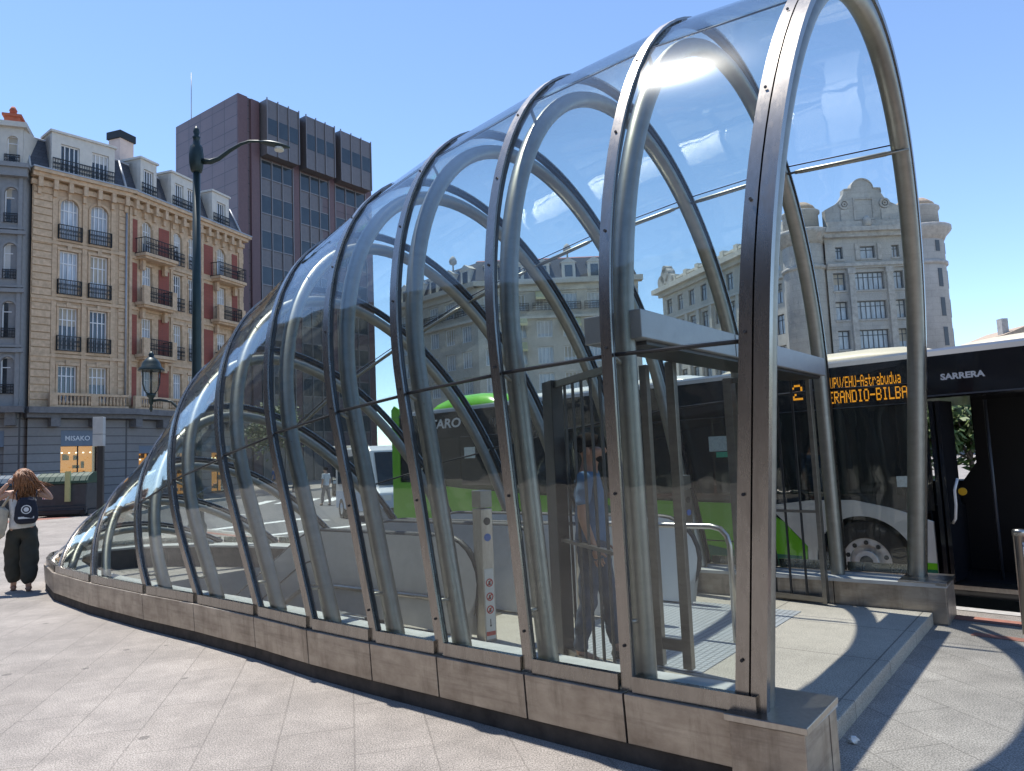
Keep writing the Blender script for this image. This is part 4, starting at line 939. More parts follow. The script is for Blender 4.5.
mb.box(4.6, 6.8, -.22, -.101, 25.6, 25.8); mb.box(4.6, 6.8, -.22, -.101, 27.9, 28.1); mb.box(4.6, 4.75, -.22, -.101, 25.8, 27.9); mb.box(6.65, 6.8, -.22, -.101, 25.8, 27.9)
mb.box(1.5, 9.9, -.5, -.103, 24.75, 25.45); mb.lathe((5.7, -.6), [(.45, 24.75), (.4, 25.5), (.15, 25.9)], 10)
up_ = gp[6:-5]
for k in range(len(up_)-1):
    (xa, za), (xb, zb) = up_[k], up_[k+1]; mb.prism([(xa, za), (xb, zb), (xb, zb+.14), (xa, za+.14)], -.22, .75)
mb.build('scroll', 'ash_trim', gab)
for cx, cy_, r_, nm in ((-.55, 1.6, 2.15, 'round_tower'), (12.35, 2.3, 2.75, 'round_tower')):
    mb = MB(fg); mb.lathe((cx, cy_), [(r_, 0), (r_, 24.2), (r_-.1, 24.71)], 28); T_ = mb.build(nm, 'ash', rb)
    mb = MB(fg); mb.lathe((cx, cy_), [(r_+.01, 23.2), (r_+.25, 23.7), (r_+.7, 24.2), (r_+.85, 24.45), (r_+.85, 24.75), (r_-.05, 24.9)], 28); mb.lathe((cx, cy_), [(r_+.01, 20.4), (r_+.22, 20.5), (r_+.22, 20.8), (r_+.01, 20.9)], 28); mb.build('cornice', 'ash_trim', T_)
    mb = MB(fg); mb.lathe((cx, cy_), [(r_-.25, 24.9), (r_-.3, 26.7), (r_-.1, 26.9), (r_-.1, 27.1), (r_-.4, 27.2)], 24); dr = mb.build('drum', 'ash', T_)
    mb = MB(fg); mb.lathe((cx, cy_), [(r_-.4, 27.2), (r_-.7, 27.75), (r_-1.2, 28.15), (.3, 28.35)], 10); mb.build('dome', 'tile_roof', dr)
    if cx > 5:
        for a_ in (-.35, -1.25, -2.2):
            for z in (21.8, 17.9, 14.7, 11.5, 8.2):
                px, py = cx+r_*math.cos(a_), cy_+r_*math.sin(a_); w_ = .28
                tx, ty = -math.sin(a_), math.cos(a_); nx_, ny_ = math.cos(a_), math.sin(a_)
                mb = MB(fg); q = [(px+tx*w_*s1+nx_*s2, py+ty*w_*s1+ny_*s2) for s1, s2 in ((-1, -.1), (1, -.1), (1, .03), (-1, .03))]; mb.prismz(q, z, z+(1.2 if z > 20 else 2.0)); mb.build('window', 'winframe_d', T_)
    mb = MB(fg)
MB(fg).box(1.2, 14, .55, 9, 0, 24.1).build('core', 'interior', rb)
# side wing running back
dW = Vector((.30, -.954)).normalized(); OW = CR+Vector((-.30, .954)).normalized()*33.2
wg = thing('side_wing', 'long pale stone wing with a sculpted corner group, seen through the glass', 'building', (OW.x, OW.y, 0))
fwg = Fr(OW, dW, OW); opw = [(1.2+k*3.1, 2.7+k*3.1, z, z+h) for k in range(10) for z, h in ((21.8, 2.2), (18, 2.3), (14.4, 2.3), (10.8, 2.3), (7.0, 2.4))]
wall(fwg, 0, 32.6, 0, 25.2, opw, 'cream', wg, .35)
for o in opw: window(fwg, wg, o, .3, 1, 1, 'winframe_d', 'panecurt', .1)
mb = MB(fwg); mb.box(-1.2, 32.4, -1.2, .2, 25.2, 25.9); mb.box(-.4, 32.4, -.5, -.003, 24.6, 25.2); mb.box(0, 32.3, -.3, -.003, 20.8, 21.1)
for k in range(11): mb.box(.2+k*3.1, .75+k*3.1, -.25, -.004, 6, 20.8); mb.box(.1+k*3.1, .85+k*3.1, .0, .8, 25.9, 27.3)
mb.box(0, 32.4, .1, .5, 26.6, 26.9); mb.build('cornice', 'cream_trim', wg)
mb = MB(fwg)
for a, z, r_ in ((.3, 26.9, 1.0), (1.5, 27.6, 1.2), (2.6, 26.8, .9), (1.4, 28.6, .6)): mb.disc((a, z), 0, r_, -.3, .9, 12)
mb.build('sculpture', 'ash_trim', wg); MB(fwg).box(0, 32.5, .38, 9, 0, 25.15).build('core', 'interior', wg)

# --- pale building with mansard seen through the canopy
CM = Vector((-3.7, 85)); mbd = thing('mansard_building', 'pale corner building with dark mansard roof and yellow awnings, seen through the glass', 'building', (CM.x, CM.y, 0))
fm = Fr(CM, (1, 0), CM); fm2 = Fr(CM+Vector((-.70, .714))*16, Vector((.70, -.714)), CM)
for fr2, Lg, n in ((fm, 19, 6), (fm2, 16, 5)):
    opm = [(.8+k*3.05, 2.6+k*3.05, z, z+2.0) for k in range(n) for z in (18.6, 15.4, 12.3, 9.2, 6.1)]
    wall(fr2, 0, Lg, 0, 21.6, opm, 'cream', mbd, .3)
    for o in opm: window(fr2, mbd, o, .25, 3, 0, 'frame', 'panecurt', .1)
    for o in opm[:n*5:5]: iron(fr2, mbd, o[0]-.4, o[1]+.4, o[2]-.1, o[2]+.8, .6)
    MB(fr2).box(0, Lg, .32, 9, 0, 21.5).build('core', 'interior', mbd)
    mb = MB(fr2); mb.box(-.3, Lg+.5, -.9, .3, 21.6, 22.2); mb.box(0, Lg, -.4, -.003, 17.6, 17.9); mb.box(0, Lg, -.2, -.003, 20.9, 21.6); mb.build('cornice', 'cream_trim', mbd)
    mb = MB(fr2); q = [mb.pt(0, .0, 22.2), mb.pt(Lg, 0, 22.2), mb.pt(Lg-.8, 1.4, 25.1), mb.pt(.8*0, 1.4, 25.1), mb.pt(Lg-3, 6, 26.4), mb.pt(0, 6, 26.4)]
    mb.face([q[0], q[1], q[2], q[3]]); rf = mb.build('roof', 'slate', mbd); mb = MB(fr2); mb.quad((0, 1.4, 25.1), (Lg-.8, 1.4, 25.1), (Lg-4, 7, 26.7), (0, 7, 26.7)); mb.build('upper_roof', 'terracotta' if fr2 is fm else 'slate', rf)
    for k in range(n):
        a = 1.0+k*3.05; mb = MB(fr2); mb.box(a, a+1.6, .05, 1.6, 22.25, 24.2); mb.prism([(a-.2, 24.2), (a+1.8, 24.2), (a+.8, 24.8)], -.05, 1.6); d_ = mb.build('dormer', 'cream_trim', rf)
        MB(fr2).box(a+.35, a+1.25, .02, .045, 22.5, 23.9).build('window', 'pane', d_)
        if k in (1, 3): mb = MB(fr2); mb.lathe((a+.8, .8), [(.12, 24.7), (.1, 25.5), (.45, 25.7), (.5, 26.1), (.3, 26.5), (.05, 26.7)], 12); mb.build('finial', 'ash_trim', d_)
for a, z in ((3.4, 17.9), (6.9, 20.9), (3.3, 14.9), (9.6, 17.6)):
    mb = MB(fm); mb.face([mb.pt(a, -.05, z), mb.pt(a+2.4, -.05, z), mb.pt(a+2.4, -1.5, z-1.0), mb.pt(a, -1.5, z-1.0)]); mb.face([mb.pt(a, -1.5, z-1.0), mb.pt(a+2.4, -1.5, z-1.0), mb.pt(a+2.4, -1.52, z-1.3), mb.pt(a, -1.52, z-1.3)]); 
    for x in (a, a+2.4): mb.face([mb.pt(x, -.05, z), mb.pt(x, -1.5, z-1), mb.pt(x, -.05, z-1)])
    mb.build('awning', 'awning', mbd)
# --- small far roof at right edge, unseen block added behind the viewpoint
fb = thing('far_house', 'small far roof with a chimney just above the bus at the right edge', 'building', (78, 112, 0))
MB().box(-2, 14, 0, 10, 0, 17).build('wall', 'cream', fb); mb = MB(); mb.prism([(-2.5, 17.001), (14.5, 17.001), (10, 18.6), (2, 18.6)], -.4, 10.4); rf = mb.build('roof', 'tile_roof', fb); MB().box(-1.6, -.6, 1, 2.2, 17.2, 19.8).build('chimney', 'ash_trim', rf); MB().box(4, 6.6, -.45, 1, 17.6, 19.6).build('dormer', 'plaster', rf)
CBk = Vector((8, -46)); bk_ = thing('opposite_reflection_block', 'unseen dark brick block added across the street, mirrored faintly in the canopy steel and glass', 'building', (CBk.x, CBk.y, 0))  # added out of view so the canopy steel and glass reflect something dark
M['obrick'] = mat('dark brown brick', (.17, .14, .12), .8, 0, .15, 2)
fbk = Fr(CBk, (-.81, .586), CBk); opb = [(1.5+k*3.6, 3.1+k*3.6, z, z+2.2) for k in range(17) for z in (4.9, 8.3, 11.7, 15.1, 18.5, 21.4)]
wall(fbk, 0, 64, 0, 24.5, opb, 'obrick', bk_, .3); mb = MB(fbk); mb.box(0, 64, .31, .33, 0, 24.4); mb.build('pane', 'pane', bk_); mb = MB(fbk); mb.box(-.5, 64.5, -.8, 6, 24.5, 25.2); mb.box(0, 64, -1.0, -.01, 4.0, 4.3); mb.build('cornice', 'obrick', bk_)

CLf = Vector((-47, -22)); lf_ = thing('side_reflection_block', 'unseen dark brick block added off to the left of the view, mirrored in the lower canopy panes', 'building', (CLf.x, CLf.y, 0))  # added out of view to keep the pale horizon out of the pane reflections
flf = Fr(CLf, (.05, 1), CLf)
wall(flf, 0, 60, 0, 25, [(1.5+k*4, 3.3+k*4, z, z+2.2) for k in range(14) for z in (4.9, 8.3, 11.7, 15.1, 18.5, 21.6)], 'obrick', lf_, .3); MB(flf).box(0, 60, .31, .33, 0, 24.9).build('pane', 'pane', lf_); MB(flf).box(-.4, 60.4, -.8, 6, 25, 25.7).build('cornice', 'obrick', lf_)

# ------------------------------------------------------------------ street lamp, totem, containers
M['lamp_green'] = mat('dark green cast iron', (.018, .034, .034), .42, .3, .15, 8)
M['lampglass'] = glassmat('lantern glass', (.8, .82, .8), .05, 1.0)
M['lens'] = mat('luminaire lens', (.55, .54, .48), .3, 0, .05, 5)
sl_ = thing('street_lamp', 'tall dark green cast iron street lamp with a long upper arm and a hanging lantern', 'street lamp', (-6.9, 16, 0))
MB().lathe((0, 0), [(.2, 0), (.2, .5), (.15, .6), (.13, 1.2), (.15, 1.25), (.105, 1.4), (.095, 5), (.078, 8.4)], 14).build('pole', 'lamp_green', sl_)
MB().lathe((0, 0), [(.09, 8.36), (.13, 8.4), (.16, 8.55), (.165, 8.75), (.14, 8.95), (.085, 9.02), (.07, 9.14), (.095, 9.18), (.05, 9.22), (.075, 9.3), (.06, 9.38), (.01, 9.45)], 8).build('capital', 'lamp_green', sl_)
ap = [(.12, 0, 8.62), (.32, 0, 8.6), (.5, 0, 8.66), (.75, 0, 8.84), (1.0, 0, 8.98), (1.2, 0, 9.04), (1.4, 0, 9.03), (1.5, 0, 9.0)]
arm = MB().tube(ap, [.07, .06, .05, .045, .036, .03, .028, .028], 10).build('arm', 'lamp_green', sl_)
mb = MB(); rings = []
for k in range(9):
    f_ = k/8; x = 1.46+.66*f_; w_ = .13*math.sin(PI*min(1, f_*.9+.08))**.6; z = 9.0-.15*f_
    rings.append([mb.pt(x, w_*math.cos(a), z+.075*math.sin(a)*(1 if math.sin(a) > 0 else .5)*math.sin(PI*min(1, f_*.9+.08))**.5) for a in [2*PI*j/12 for j in range(12)]])
for a, b in zip(rings, rings[1:]):
    for j in range(12): mb.face([a[j], a[(j+1) % 12], b[(j+1) % 12], b[j]], True)
mb.face(rings[0]); mb.face(rings[-1][::-1]); lum = mb.build('luminaire', 'lamp_green', sl_)
mb = MB(); 
for k in range(2): pass
mb.lathe((1.87, 0), [(.10, 8.79), (.105, 8.86)], 14); mb.build('lens', 'lens', lum)
lan = MB().tube([(-.05, 0, 2.5), (-.3, 0, 2.95), (-.55, 0, 3.2), (-.8, 0, 3.25), (-1.0, 0, 3.24)], .03, 8).build('bracket', 'lamp_green', sl_)
mb = MB(); c = (-1.0, 0); mb.lathe(c, [(.015, 3.0), (.035, 3.06), (.02, 3.14), (.05, 3.2), (.05, 3.3), (.09, 3.34), (.1, 3.4)], 10)
for k in range(6):
    a = 2*PI*k/6; mb.tube([(c[0]+r_*math.cos(a), r_*math.sin(a), z) for r_, z in ((.09, 3.4), (.15, 3.48), (.19, 3.62), (.2, 3.9))], .011, 6)
mb.lathe(c, [(.27, 3.9), (.27, 3.93), (.2, 4.0), (.18, 4.08), (.13, 4.15), (.08, 4.19), (.05, 4.22), (.06, 4.26), (.02, 4.33)], 16)
lt = mb.build('lantern', 'lamp_green', sl_); MB().lathe(c, [(.085, 3.41), (.14, 3.5), (.175, 3.63), (.185, 3.895)], 12).build('lantern_glass', 'lampglass', lt)

tt = thing('sign_totem', 'grey box topped post standing before the shop and the containers', 'post', (-13.55, 24, 0), R(12))
MB().box(-.02, .15, -.08, .08, 0, 2.6).build('pole', 'gate_dark', tt); MB().box(-.15, .16, -.13, .13, 2.6, 2.98).build('box', 'concrete', tt, .01); MB().box(-.15, .16, -.13, .13, 2.99, 3.55).build('box', 'concrete', tt, .01)

M['bin_dark'] = mat('dark container shell', (.045, .05, .055), .6, 0, .2, 4)
M['lid_green'] = mat('green lid', (.028, .065, .04), .5, 0, .12, 4); M['lid_blue'] = mat('blue lid', (.028, .07, .115), .5, 0, .12, 4); M['lid_orange'] = mat('orange lid', (.5, .22, .08), .45, 0, .1, 4)
M['hazard'] = brickmat('hazard label', (.6, .05, .04), (.6, .05, .04), (.75, .75, .75), .09, 4, R(0), 0, .03, .5, 0, 0, .05, 'xz'); M['olive'] = mat('yellow green plate', (.42, .43, .2), .6, 0, .1, 8)
def container(x, y, rz, lid, label):
    p = thing('recycling_container', label, 'container', (x, y, 0), rz, 'recycling containers by the kerb')
    mb = MB(); mb.prism([(-1.0, .25), (1.0, .25), (1.06, 1.35), (-1.06, 1.35)], -.55, .55); bd_ = mb.build('body', 'bin_dark', p, .03)
    mb = MB(); mb.box(-1.08, 1.08, -.66, -.56, .12, .42); mb.box(-1.08, 1.08, -.5, .5, .05, .245); mb.build('base_frame', 'bin_dark', p)
    mb = MB(); prof = [(-.62, 1.352), (-.60, 1.46), (-.42, 1.66), (-.1, 1.80), (.2, 1.80), (.5, 1.66), (.6, 1.352)]
    n = len(prof); a = [mb.pt(-1.08, y_, z) for y_, z in prof]; b = [mb.pt(1.08, y_, z) for y_, z in prof]; mb.face(a); mb.face(b[::-1])
    for i in range(n): mb.face([a[i], b[i], b[(i+1) % n], a[(i+1) % n]])
    ld = mb.build('lid', lid, p, .02); mb = MB()
    for k in range(9): x_ = -1+k*.25; mb.tube([(x_, -.6, 1.46), (x_, -.42, 1.665), (x_, -.1, 1.805), (x_, .2, 1.805)], .014, 6)
    mb.build('lid_rib', lid, ld)
    MB().box(-.72, -.5, -.562, -.552, .75, 1.15).build('hazard_label', 'hazard', p); MB().box(.22, .42, -.68, -.58, .62, 1.86).build('front_plate', 'olive', p)
    for x_ in (-.95, .95): MB().disc((x_, .13), 0, .12, -.72, -.665, 14).build('wheel', 'rubber', p)
    MB().tube([(-1.0, -.72, .3), (-1.0, -.78, .28), (1.0, -.78, .28), (1.0, -.72, .3)], .025, 6).build('pedal_bar', 'gate_dark', p)
container(-18.9, 31.2, R(4), 'lid_green', 'dark container with a green lid, nearest the totem post')
container(-21.6, 32.6, R(8), 'lid_blue', 'dark container with a blue lid, between the green lidded and the orange lidded one')
container(-24.3, 34.6, R(10), 'lid_orange', 'dark container with an orange lid at the left edge behind the woman')

# ------------------------------------------------------------------ people
M['skin'] = mat('skin', (.50, .29, .20), .5, 0, .08, 6); M['skin2'] = mat('tanned skin', (.38, .20, .13), .5, 0, .08, 6)
M['hair_brown'] = mat('auburn hair', (.27, .115, .045), .5, 0, .3, 14, (2, 2, 1), .2, tint=(.14, .055, .022)); M['hair_dark'] = mat('dark hair', (.022, .017, .014), .9, 0, .3, 30, spec=.05)
M['eye'] = mat('eye', (.02, .015, .012), .2, 0, .1, 5)
def cloth(nm, c, r=.85): return mat(nm, c, r, 0, .16, 7, bump=.25)
def skinmesh(verts, edges, sub=2):
    me = bpy.data.meshes.new('sk'); me.from_pydata([v[0] for v in verts], edges, [])
    o = bpy.data.objects.new('sk', me); COL.objects.link(o); o.modifiers.new('s', 'SKIN'); me.skin_vertices or None
    if not me.skin_vertices: me.attributes
    sv = me.skin_vertices[0].data
    for i, v in enumerate(verts):
        r_ = v[1]; sv[i].radius = r_ if isinstance(r_, tuple) else (r_, r_); sv[i].use_root = (i == 0)
    ss = o.modifiers.new('u', 'SUBSURF'); ss.levels = sub; ss.render_levels = sub
    bpy.context.view_layer.update(); dg = bpy.context.evaluated_depsgraph_get(); res = bpy.data.meshes.new_from_object(o.evaluated_get(dg))
    bpy.data.objects.remove(o); bpy.data.meshes.remove(me); return res
def joined(name, meshes, m, parent=None, fold=0):
    bm = bmesh.new()
    for x in meshes: bm.from_mesh(x)
    me = bpy.data.meshes.new(name); bm.to_mesh(me); bm.free()
    for x in meshes: bpy.data.meshes.remove(x)
    if fold:
        for v in me.vertices:
            c = v.co; v.co = c+v.normal*fold*(math.sin(c.z*26+c.x*17+3*math.sin(c.y*14))+.6*math.sin(c.z*51-c.x*33+c.y*20))
    for p in me.polygons: p.use_smooth = True
    me.materials.clear(); me.materials.append(M[m] if isinstance(m, str) else m); o = bpy.data.objects.new(name, me); COL.objects.link(o)
    if parent: o.parent = parent
    return o
def blob(c, r, seed=0, amp=0, sub=3, sq=1.0, taper=0):
    bm = bmesh.new(); bmesh.ops.create_icosphere(bm, subdivisions=sub, radius=1); rnd = random.Random(seed)
    ph = [rnd.uniform(0, 6) for _ in range(6)]
    for v in bm.verts:
        k = 1+amp*(math.sin(7*v.co.x+ph[0])*math.sin(6*v.co.y+ph[1])+.6*math.sin(13*v.co.z+ph[2]+4*v.co.x))
        if sq != 1.0:
            p_ = [math.copysign(abs(x)**sq, x) for x in v.co]; v.co = Vector((p_[0]*(1-taper*(p_[2]+1)/2), p_[1], p_[2]))
        v.co = Vector((c[0]+r[0]*v.co.x*k, c[1]+r[1]*v.co.y*k, c[2]+r[2]*v.co.z*k))
    me = bpy.data.meshes.new('b'); bm.to_mesh(me); bm.free(); return me
def person(loc, rz, label, H=1.72, arms=None, stride=.18, top=None, trou=None, hair='hair_dark', skin='skin', hairstyle='short', wide=1.0, sleeveless=False, group=None, detail=True, shoes='gate_dark'):
    k = H/1.72; V = lambda x, y, z: (x*k, y*k, z*k)
    hip, knee = .09, .49
    fl, fr2 = stride, -stride                                    # left foot forward, right foot back
    J = {'pel': V(0, 0, .93), 'sp': V(0, -.005, 1.10), 'ch': V(0, -.01, 1.30), 'nk': V(0, .0, 1.46), 'nk2': V(0, .015, 1.52), 'h1': V(0, .03, 1.58), 'h2': V(0, .025, 1.645)}
    for s, nm, fy in ((-1, 'l', fl), (1, 'r', fr2)):
        J['hip'+nm] = V(s*.09, 0, .88); J['kn'+nm] = V(s*.095, fy*.55+.03, .48); J['an'+nm] = V(s*.09, fy, .085); J['to'+nm] = V(s*.105, fy+.15, .03)
        J['sh'+nm] = V(s*.185, -.01, 1.40)
        if arms: el, wr = arms[nm]
        else: el, wr = (s*.235, -.03, 1.11), (s*.235, .05, .87)
        J['el'+nm] = V(*el); J['wr'+nm] = V(*wr)
    order = list(J); ix = {n: i for i, n in enumerate(order)}
    rad = {'pel': (.135, .10), 'sp': (.125, .09), 'ch': (.155, .105), 'nk': .066, 'nk2': .062, 'h1': (.084, .098), 'h2': (.086, .105)}
    for nm in 'lr': rad.update({'hip'+nm: .088, 'kn'+nm: .058, 'an'+nm: .04, 'to'+nm: .034, 'sh'+nm: .056, 'el'+nm: .041, 'wr'+nm: .029})
    E = [('pel', 'sp'), ('sp', 'ch'), ('ch', 'nk'), ('nk', 'nk2'), ('nk2', 'h1'), ('h1', 'h2')]
    for nm in 'lr': E += [('pel', 'hip'+nm), ('hip'+nm, 'kn'+nm), ('kn'+nm, 'an'+nm), ('an'+nm, 'to'+nm), ('ch', 'sh'+nm), ('sh'+nm, 'el'+nm), ('el'+nm, 'wr'+nm)]
    sc = lambda r_, m_=1: tuple(x*k*m_ for x in r_) if isinstance(r_, tuple) else r_*k*m_
    meshes = [skinmesh([(J[n], sc(rad[n])) for n in order], [(ix[a], ix[b]) for a, b in E])]
    for s, nm in ((-1, 'l'), (1, 'r')):                          # hands
        w_ = Vector(J['wr'+nm]); d = (w_-Vector(J['el'+nm])).normalized(); side_ = Vector((0, 1, 0)) if abs(d.z) > .5 else Vector((0, 0, 1)); side_ = (side_-d*side_.dot(d)).normalized(); nrm = d.cross(side_)*(-s)
        pm = w_+d*.07*k; meshes.append(skinmesh([(tuple(w_-d*.01), .026*k), (tuple(pm), (.02*k, .038*k))], [(0, 1)], 1))
        if detail:
            for j, (off_, ln) in enumerate(((-.028, .062), (-.01, .075), (.01, .072), (.028, .056))):
                b0 = pm+side_*off_*k; b1 = b0+(d*.6+nrm*.12).normalized()*ln*.55*k; b2 = b1+(d*.5+nrm*.5).normalized()*ln*.5*k
                meshes.append(skinmesh([(tuple(b0), .0095*k), (tuple(b1), .009*k), (tuple(b2), .0075*k)], [(0, 1), (1, 2)], 1))
            t0 = w_+d*.03*k+side_*.025*k; t1 = t0+(d*.5+side_*.7).normalized()*.035*k; t2 = t1+(d*.85+side_*.2+nrm*.3).normalized()*.03*k
            meshes.append(skinmesh([(tuple(t0), .011*k), (tuple(t1), .0105*k), (tuple(t2), .0085*k)], [(0, 1), (1, 2)], 1))
    if detail:
        meshes.append(skinmesh([(V(0, .118, 1.632), .011*k), (V(0, .146, 1.600), .016*k), (V(0, .125, 1.590), .015*k)], [(0, 1), (1, 2)], 1))   # nose
        meshes.append(blob(V(0, .088, 1.548), tuple(x*k for x in (.04, .03, .03)), 1, 0, 2))                                            # chin
        for s in (-1, 1): meshes.append(blob(V(s*.090, .010, 1.605), tuple(x*k for x in (.012, .022, .034)), 2, 0, 2))
    b = joined('person', meshes, skin); b.location = loc; b.rotation_euler = (0, 0, rz); tag(b, label, 'person', group)
    if detail:
        joined('eyes', [blob(V(s*.034, .122, 1.628), tuple(x*k for x in (.011, .006, .006)), 3, 0, 2) for s in (-1, 1)], 'eye', b)
        joined('mouth', [blob(V(0, .121, 1.562), tuple(x*k for x in (.024, .006, .005)), 3, 0, 2)], mat('lips', (.3, .1, .08), .5), b)
    # top
    tv = [(V(0, 0, .86), sc((.185, .15))), (V(0, 0, .97), sc((.178, .142))), (J['sp'], sc((.162, .125))), (J['ch'], sc((.182, .13))), (V(0, 0, 1.435), sc((.09, .075)))]; te = [(0, 1), (1, 2), (2, 3), (3, 4)]
    for nm in 'lr':
        if not sleeveless:
            n = len(tv); sh, el = Vector(J['sh'+nm]), Vector(J['el'+nm]); tv += [(J['sh'+nm], .072*k), (tuple(sh.lerp(el, .55)), .062*k), (tuple(sh.lerp(el, .72)), .062*k)]; te += [(3, n), (n, n+1), (n+1, n+2)]
        else:
            n = len(tv); sh = Vector(J['sh'+nm]); tv.append((tuple(sh*.8+Vector(J['nk'])*.2), .05*k)); te.append((3, n))
    joined('top', [skinmesh(tv, te, 3)], top, b, .0045)
    # trousers
    tv = [(V(0, 0, 1.0), sc((.165, .13))), (V(0, 0, .88), sc((.172, .138)))]; te = [(0, 1)]
    for nm in 'lr':
        n = len(tv); h_, kn, an = Vector(J['hip'+nm]), Vector(J['kn'+nm]), Vector(J['an'+nm])
        tv += [(tuple(h_.lerp(kn, .15)), .102*k*wide**.3), (J['kn'+nm], .076*k*wide), (tuple(kn.lerp(an, .6)), .066*k*wide), (tuple(kn.lerp(an, .97)), .058*k*(wide**.75))]; te += [(1, n), (n, n+1), (n+1, n+2), (n+2, n+3)]
    joined('trousers', [skinmesh(tv, te, 3)], trou, b, .006)
    ms = []
    for nm in 'lr': a_, t_ = Vector(J['an'+nm]), Vector(J['to'+nm]); ms.append(skinmesh([(tuple(a_+Vector((0, -.05*k, -.045*k))), .04*k), (tuple(a_+Vector((0, .03*k, -.04*k))), .046*k), (tuple(t_+Vector((0, .01, .003))), (.04*k, .03*k))], [(0, 1), (1, 2)], 1))
    joined('shoes', ms, shoes, b)
    if hairstyle == 'long':
        ms = [blob(V(0, -.005, 1.655), tuple(x*k for x in (.102, .115, .098)), 4, .05)]
        rnd = random.Random(21); mh = MB()
        for q_ in range(230):
            a_ = rnd.uniform(PI*.95, PI*2.05); e_ = rnd.uniform(.1, 1.3); x = .1*math.cos(a_)*math.cos(e_); y = .112*math.sin(a_)*math.cos(e_); z = 1.655+.095*math.sin(e_)
            bl = rnd.random(); dx = rnd.gauss(.02, .035)+(.24*bl*bl if rnd.random() < .45 else 0); dz = rnd.uniform(.10, .30)*(1-.45*min(1, max(0, dx)/.2))
            pts = [V(x, y-.005, z), V(x*1.15+dx*.15, y-.03, z-dz*.3), V(x*1.1+dx*.55, y*.6-.075, 1.62-dz*.6), V(x*.9+dx*.9, -.10+rnd.gauss(0, .015), 1.60-dz*.85+rnd.gauss(0, .012)), V(x*.8+dx*1.2, -.095+rnd.gauss(0, .02), 1.585-dz+rnd.gauss(0, .02))]
            mh.tube(pts, [.008*k, .0095*k, .009*k, .007*k, .003*k], 5)
        me_ = bpy.data.meshes.new('h'); me_.from_pydata([tuple(v) for v in mh.v], [], mh.f); ms.append(me_)
        joined('hair', ms, hair, b)
    else:
        me = blob(V(0, .005, 1.655), tuple(x*k for x in (.094, .118, .098)), 5, .015); bm = bmesh.new(); bm.from_mesh(me)
        bmesh.ops.delete(bm, geom=[v for v in bm.verts if v.co.z < (1.585+.62*max(0, v.co.y/k-.0)+(.02 if hairstyle == 'bald' and v.co.y > 0 else 0))*k or v.co.y > .098*k], context='VERTS'); bm.to_mesh(me); bm.free()
        ms = [me]
        if hairstyle == 'bald': ms.append(blob(V(0, .078, 1.545), tuple(x*k for x in (.058, .044, .030)), 8, .02, 2))
        joined('hair', ms, hair, b)
    return b
tA = cloth('blue t-shirt', (.085, .16, .27)); tB = cloth('dark jeans', (.045, .065, .10)); tC = cloth('white tank top', (.66, .65, .62)); tD = cloth('dark olive trousers', (.038, .038, .03))
mp_ = w2(1.74, -1.04); person((mp_.x, mp_.y, .11), R(-104), 'bearded man in a blue t-shirt and jeans standing behind the gate bars', 1.72, None, .13, tA, tB, 'hair_dark', 'skin2', 'bald')
WL = Vector((-7.5, 11.25, 0)); WR = R(33)
person(tuple(WL), WR, 'woman seen from behind walking away with raised arms, white tank top and dark wide trousers', 1.80,
       {'l': ((-.37, -.02, 1.29), (-.17, -.05, 1.55)), 'r': ((.37, -.02, 1.29), (.17, -.05, 1.55))}, .14, tC, tD, 'hair_brown', 'skin', 'long', 1.75, True, shoes=cloth('tan shoes', (.35, .2, .14)))
M['navy'] = cloth('navy nylon', (.016, .02, .035)); M['canvas'] = cloth('beige canvas', (.55, .48, .37))
def loc_on(base, rz, p): c, s = math.cos(rz), math.sin(rz); return (base.x+c*p[0]-s*p[1], base.y+s*p[0]+c*p[1], base.z+p[2])
bp = joined('drawstring_backpack', [blob((0, 0, 0), (.17, .085, .20), 12, .03, 4, .6, .28)], 'navy'); bp.location = loc_on(WL, WR, (.05, -.20, 1.20)); bp.rotation_euler = (0, 0, WR); tag(bp, 'navy drawstring backpack with a round white emblem on the woman\'s back', 'backpack')
mb = MB(); mb.disc((0, .02), .052, .066, -.093, -.088, 20); mb.disc((0, .02), 0, .034, -.094, -.087, 14); mb.box(-.1, .1, -.082, -.077, -.115, -.085); mb.build('emblem', 'lettering', bp)
mb = MB(); mb.tube([(.12, -.03, .17), (.13, .0, .27), (.11, .08, .31)], .008, 6); mb.tube([(-.12, -.03, .17), (-.13, .0, .27), (-.11, .08, .31)], .008, 6); mb.build('strap', 'navy', bp)
tb_ = joined('tote_bag', [blob((0, 0, 0), (.19, .08, .25), 15, .05, 4, .55, .12)], 'canvas'); tb_.location = loc_on(WL, WR, (-.36, -.05, 1.05)); tb_.rotation_euler = (0, R(10), WR); tag(tb_, 'large beige canvas tote bag hanging at the woman\'s left side', 'bag')
MB().tube([(.05, -.04, .2), (.12, -.02, .4), (.16, .03, .45), (.13, .09, .38), (.06, .06, .2)], .012, 6).build('handle', 'canvas', tb_)
pc = [cloth('dark navy clothes', (.02, .025, .045)), cloth('white clothes', (.6, .6, .6)), cloth('grey clothes', (.12, .12, .13)), cloth('red clothes', (.35, .05, .04)), cloth('blue clothes', (.06, .12, .28)), cloth('black clothes', (.02, .02, .022))]
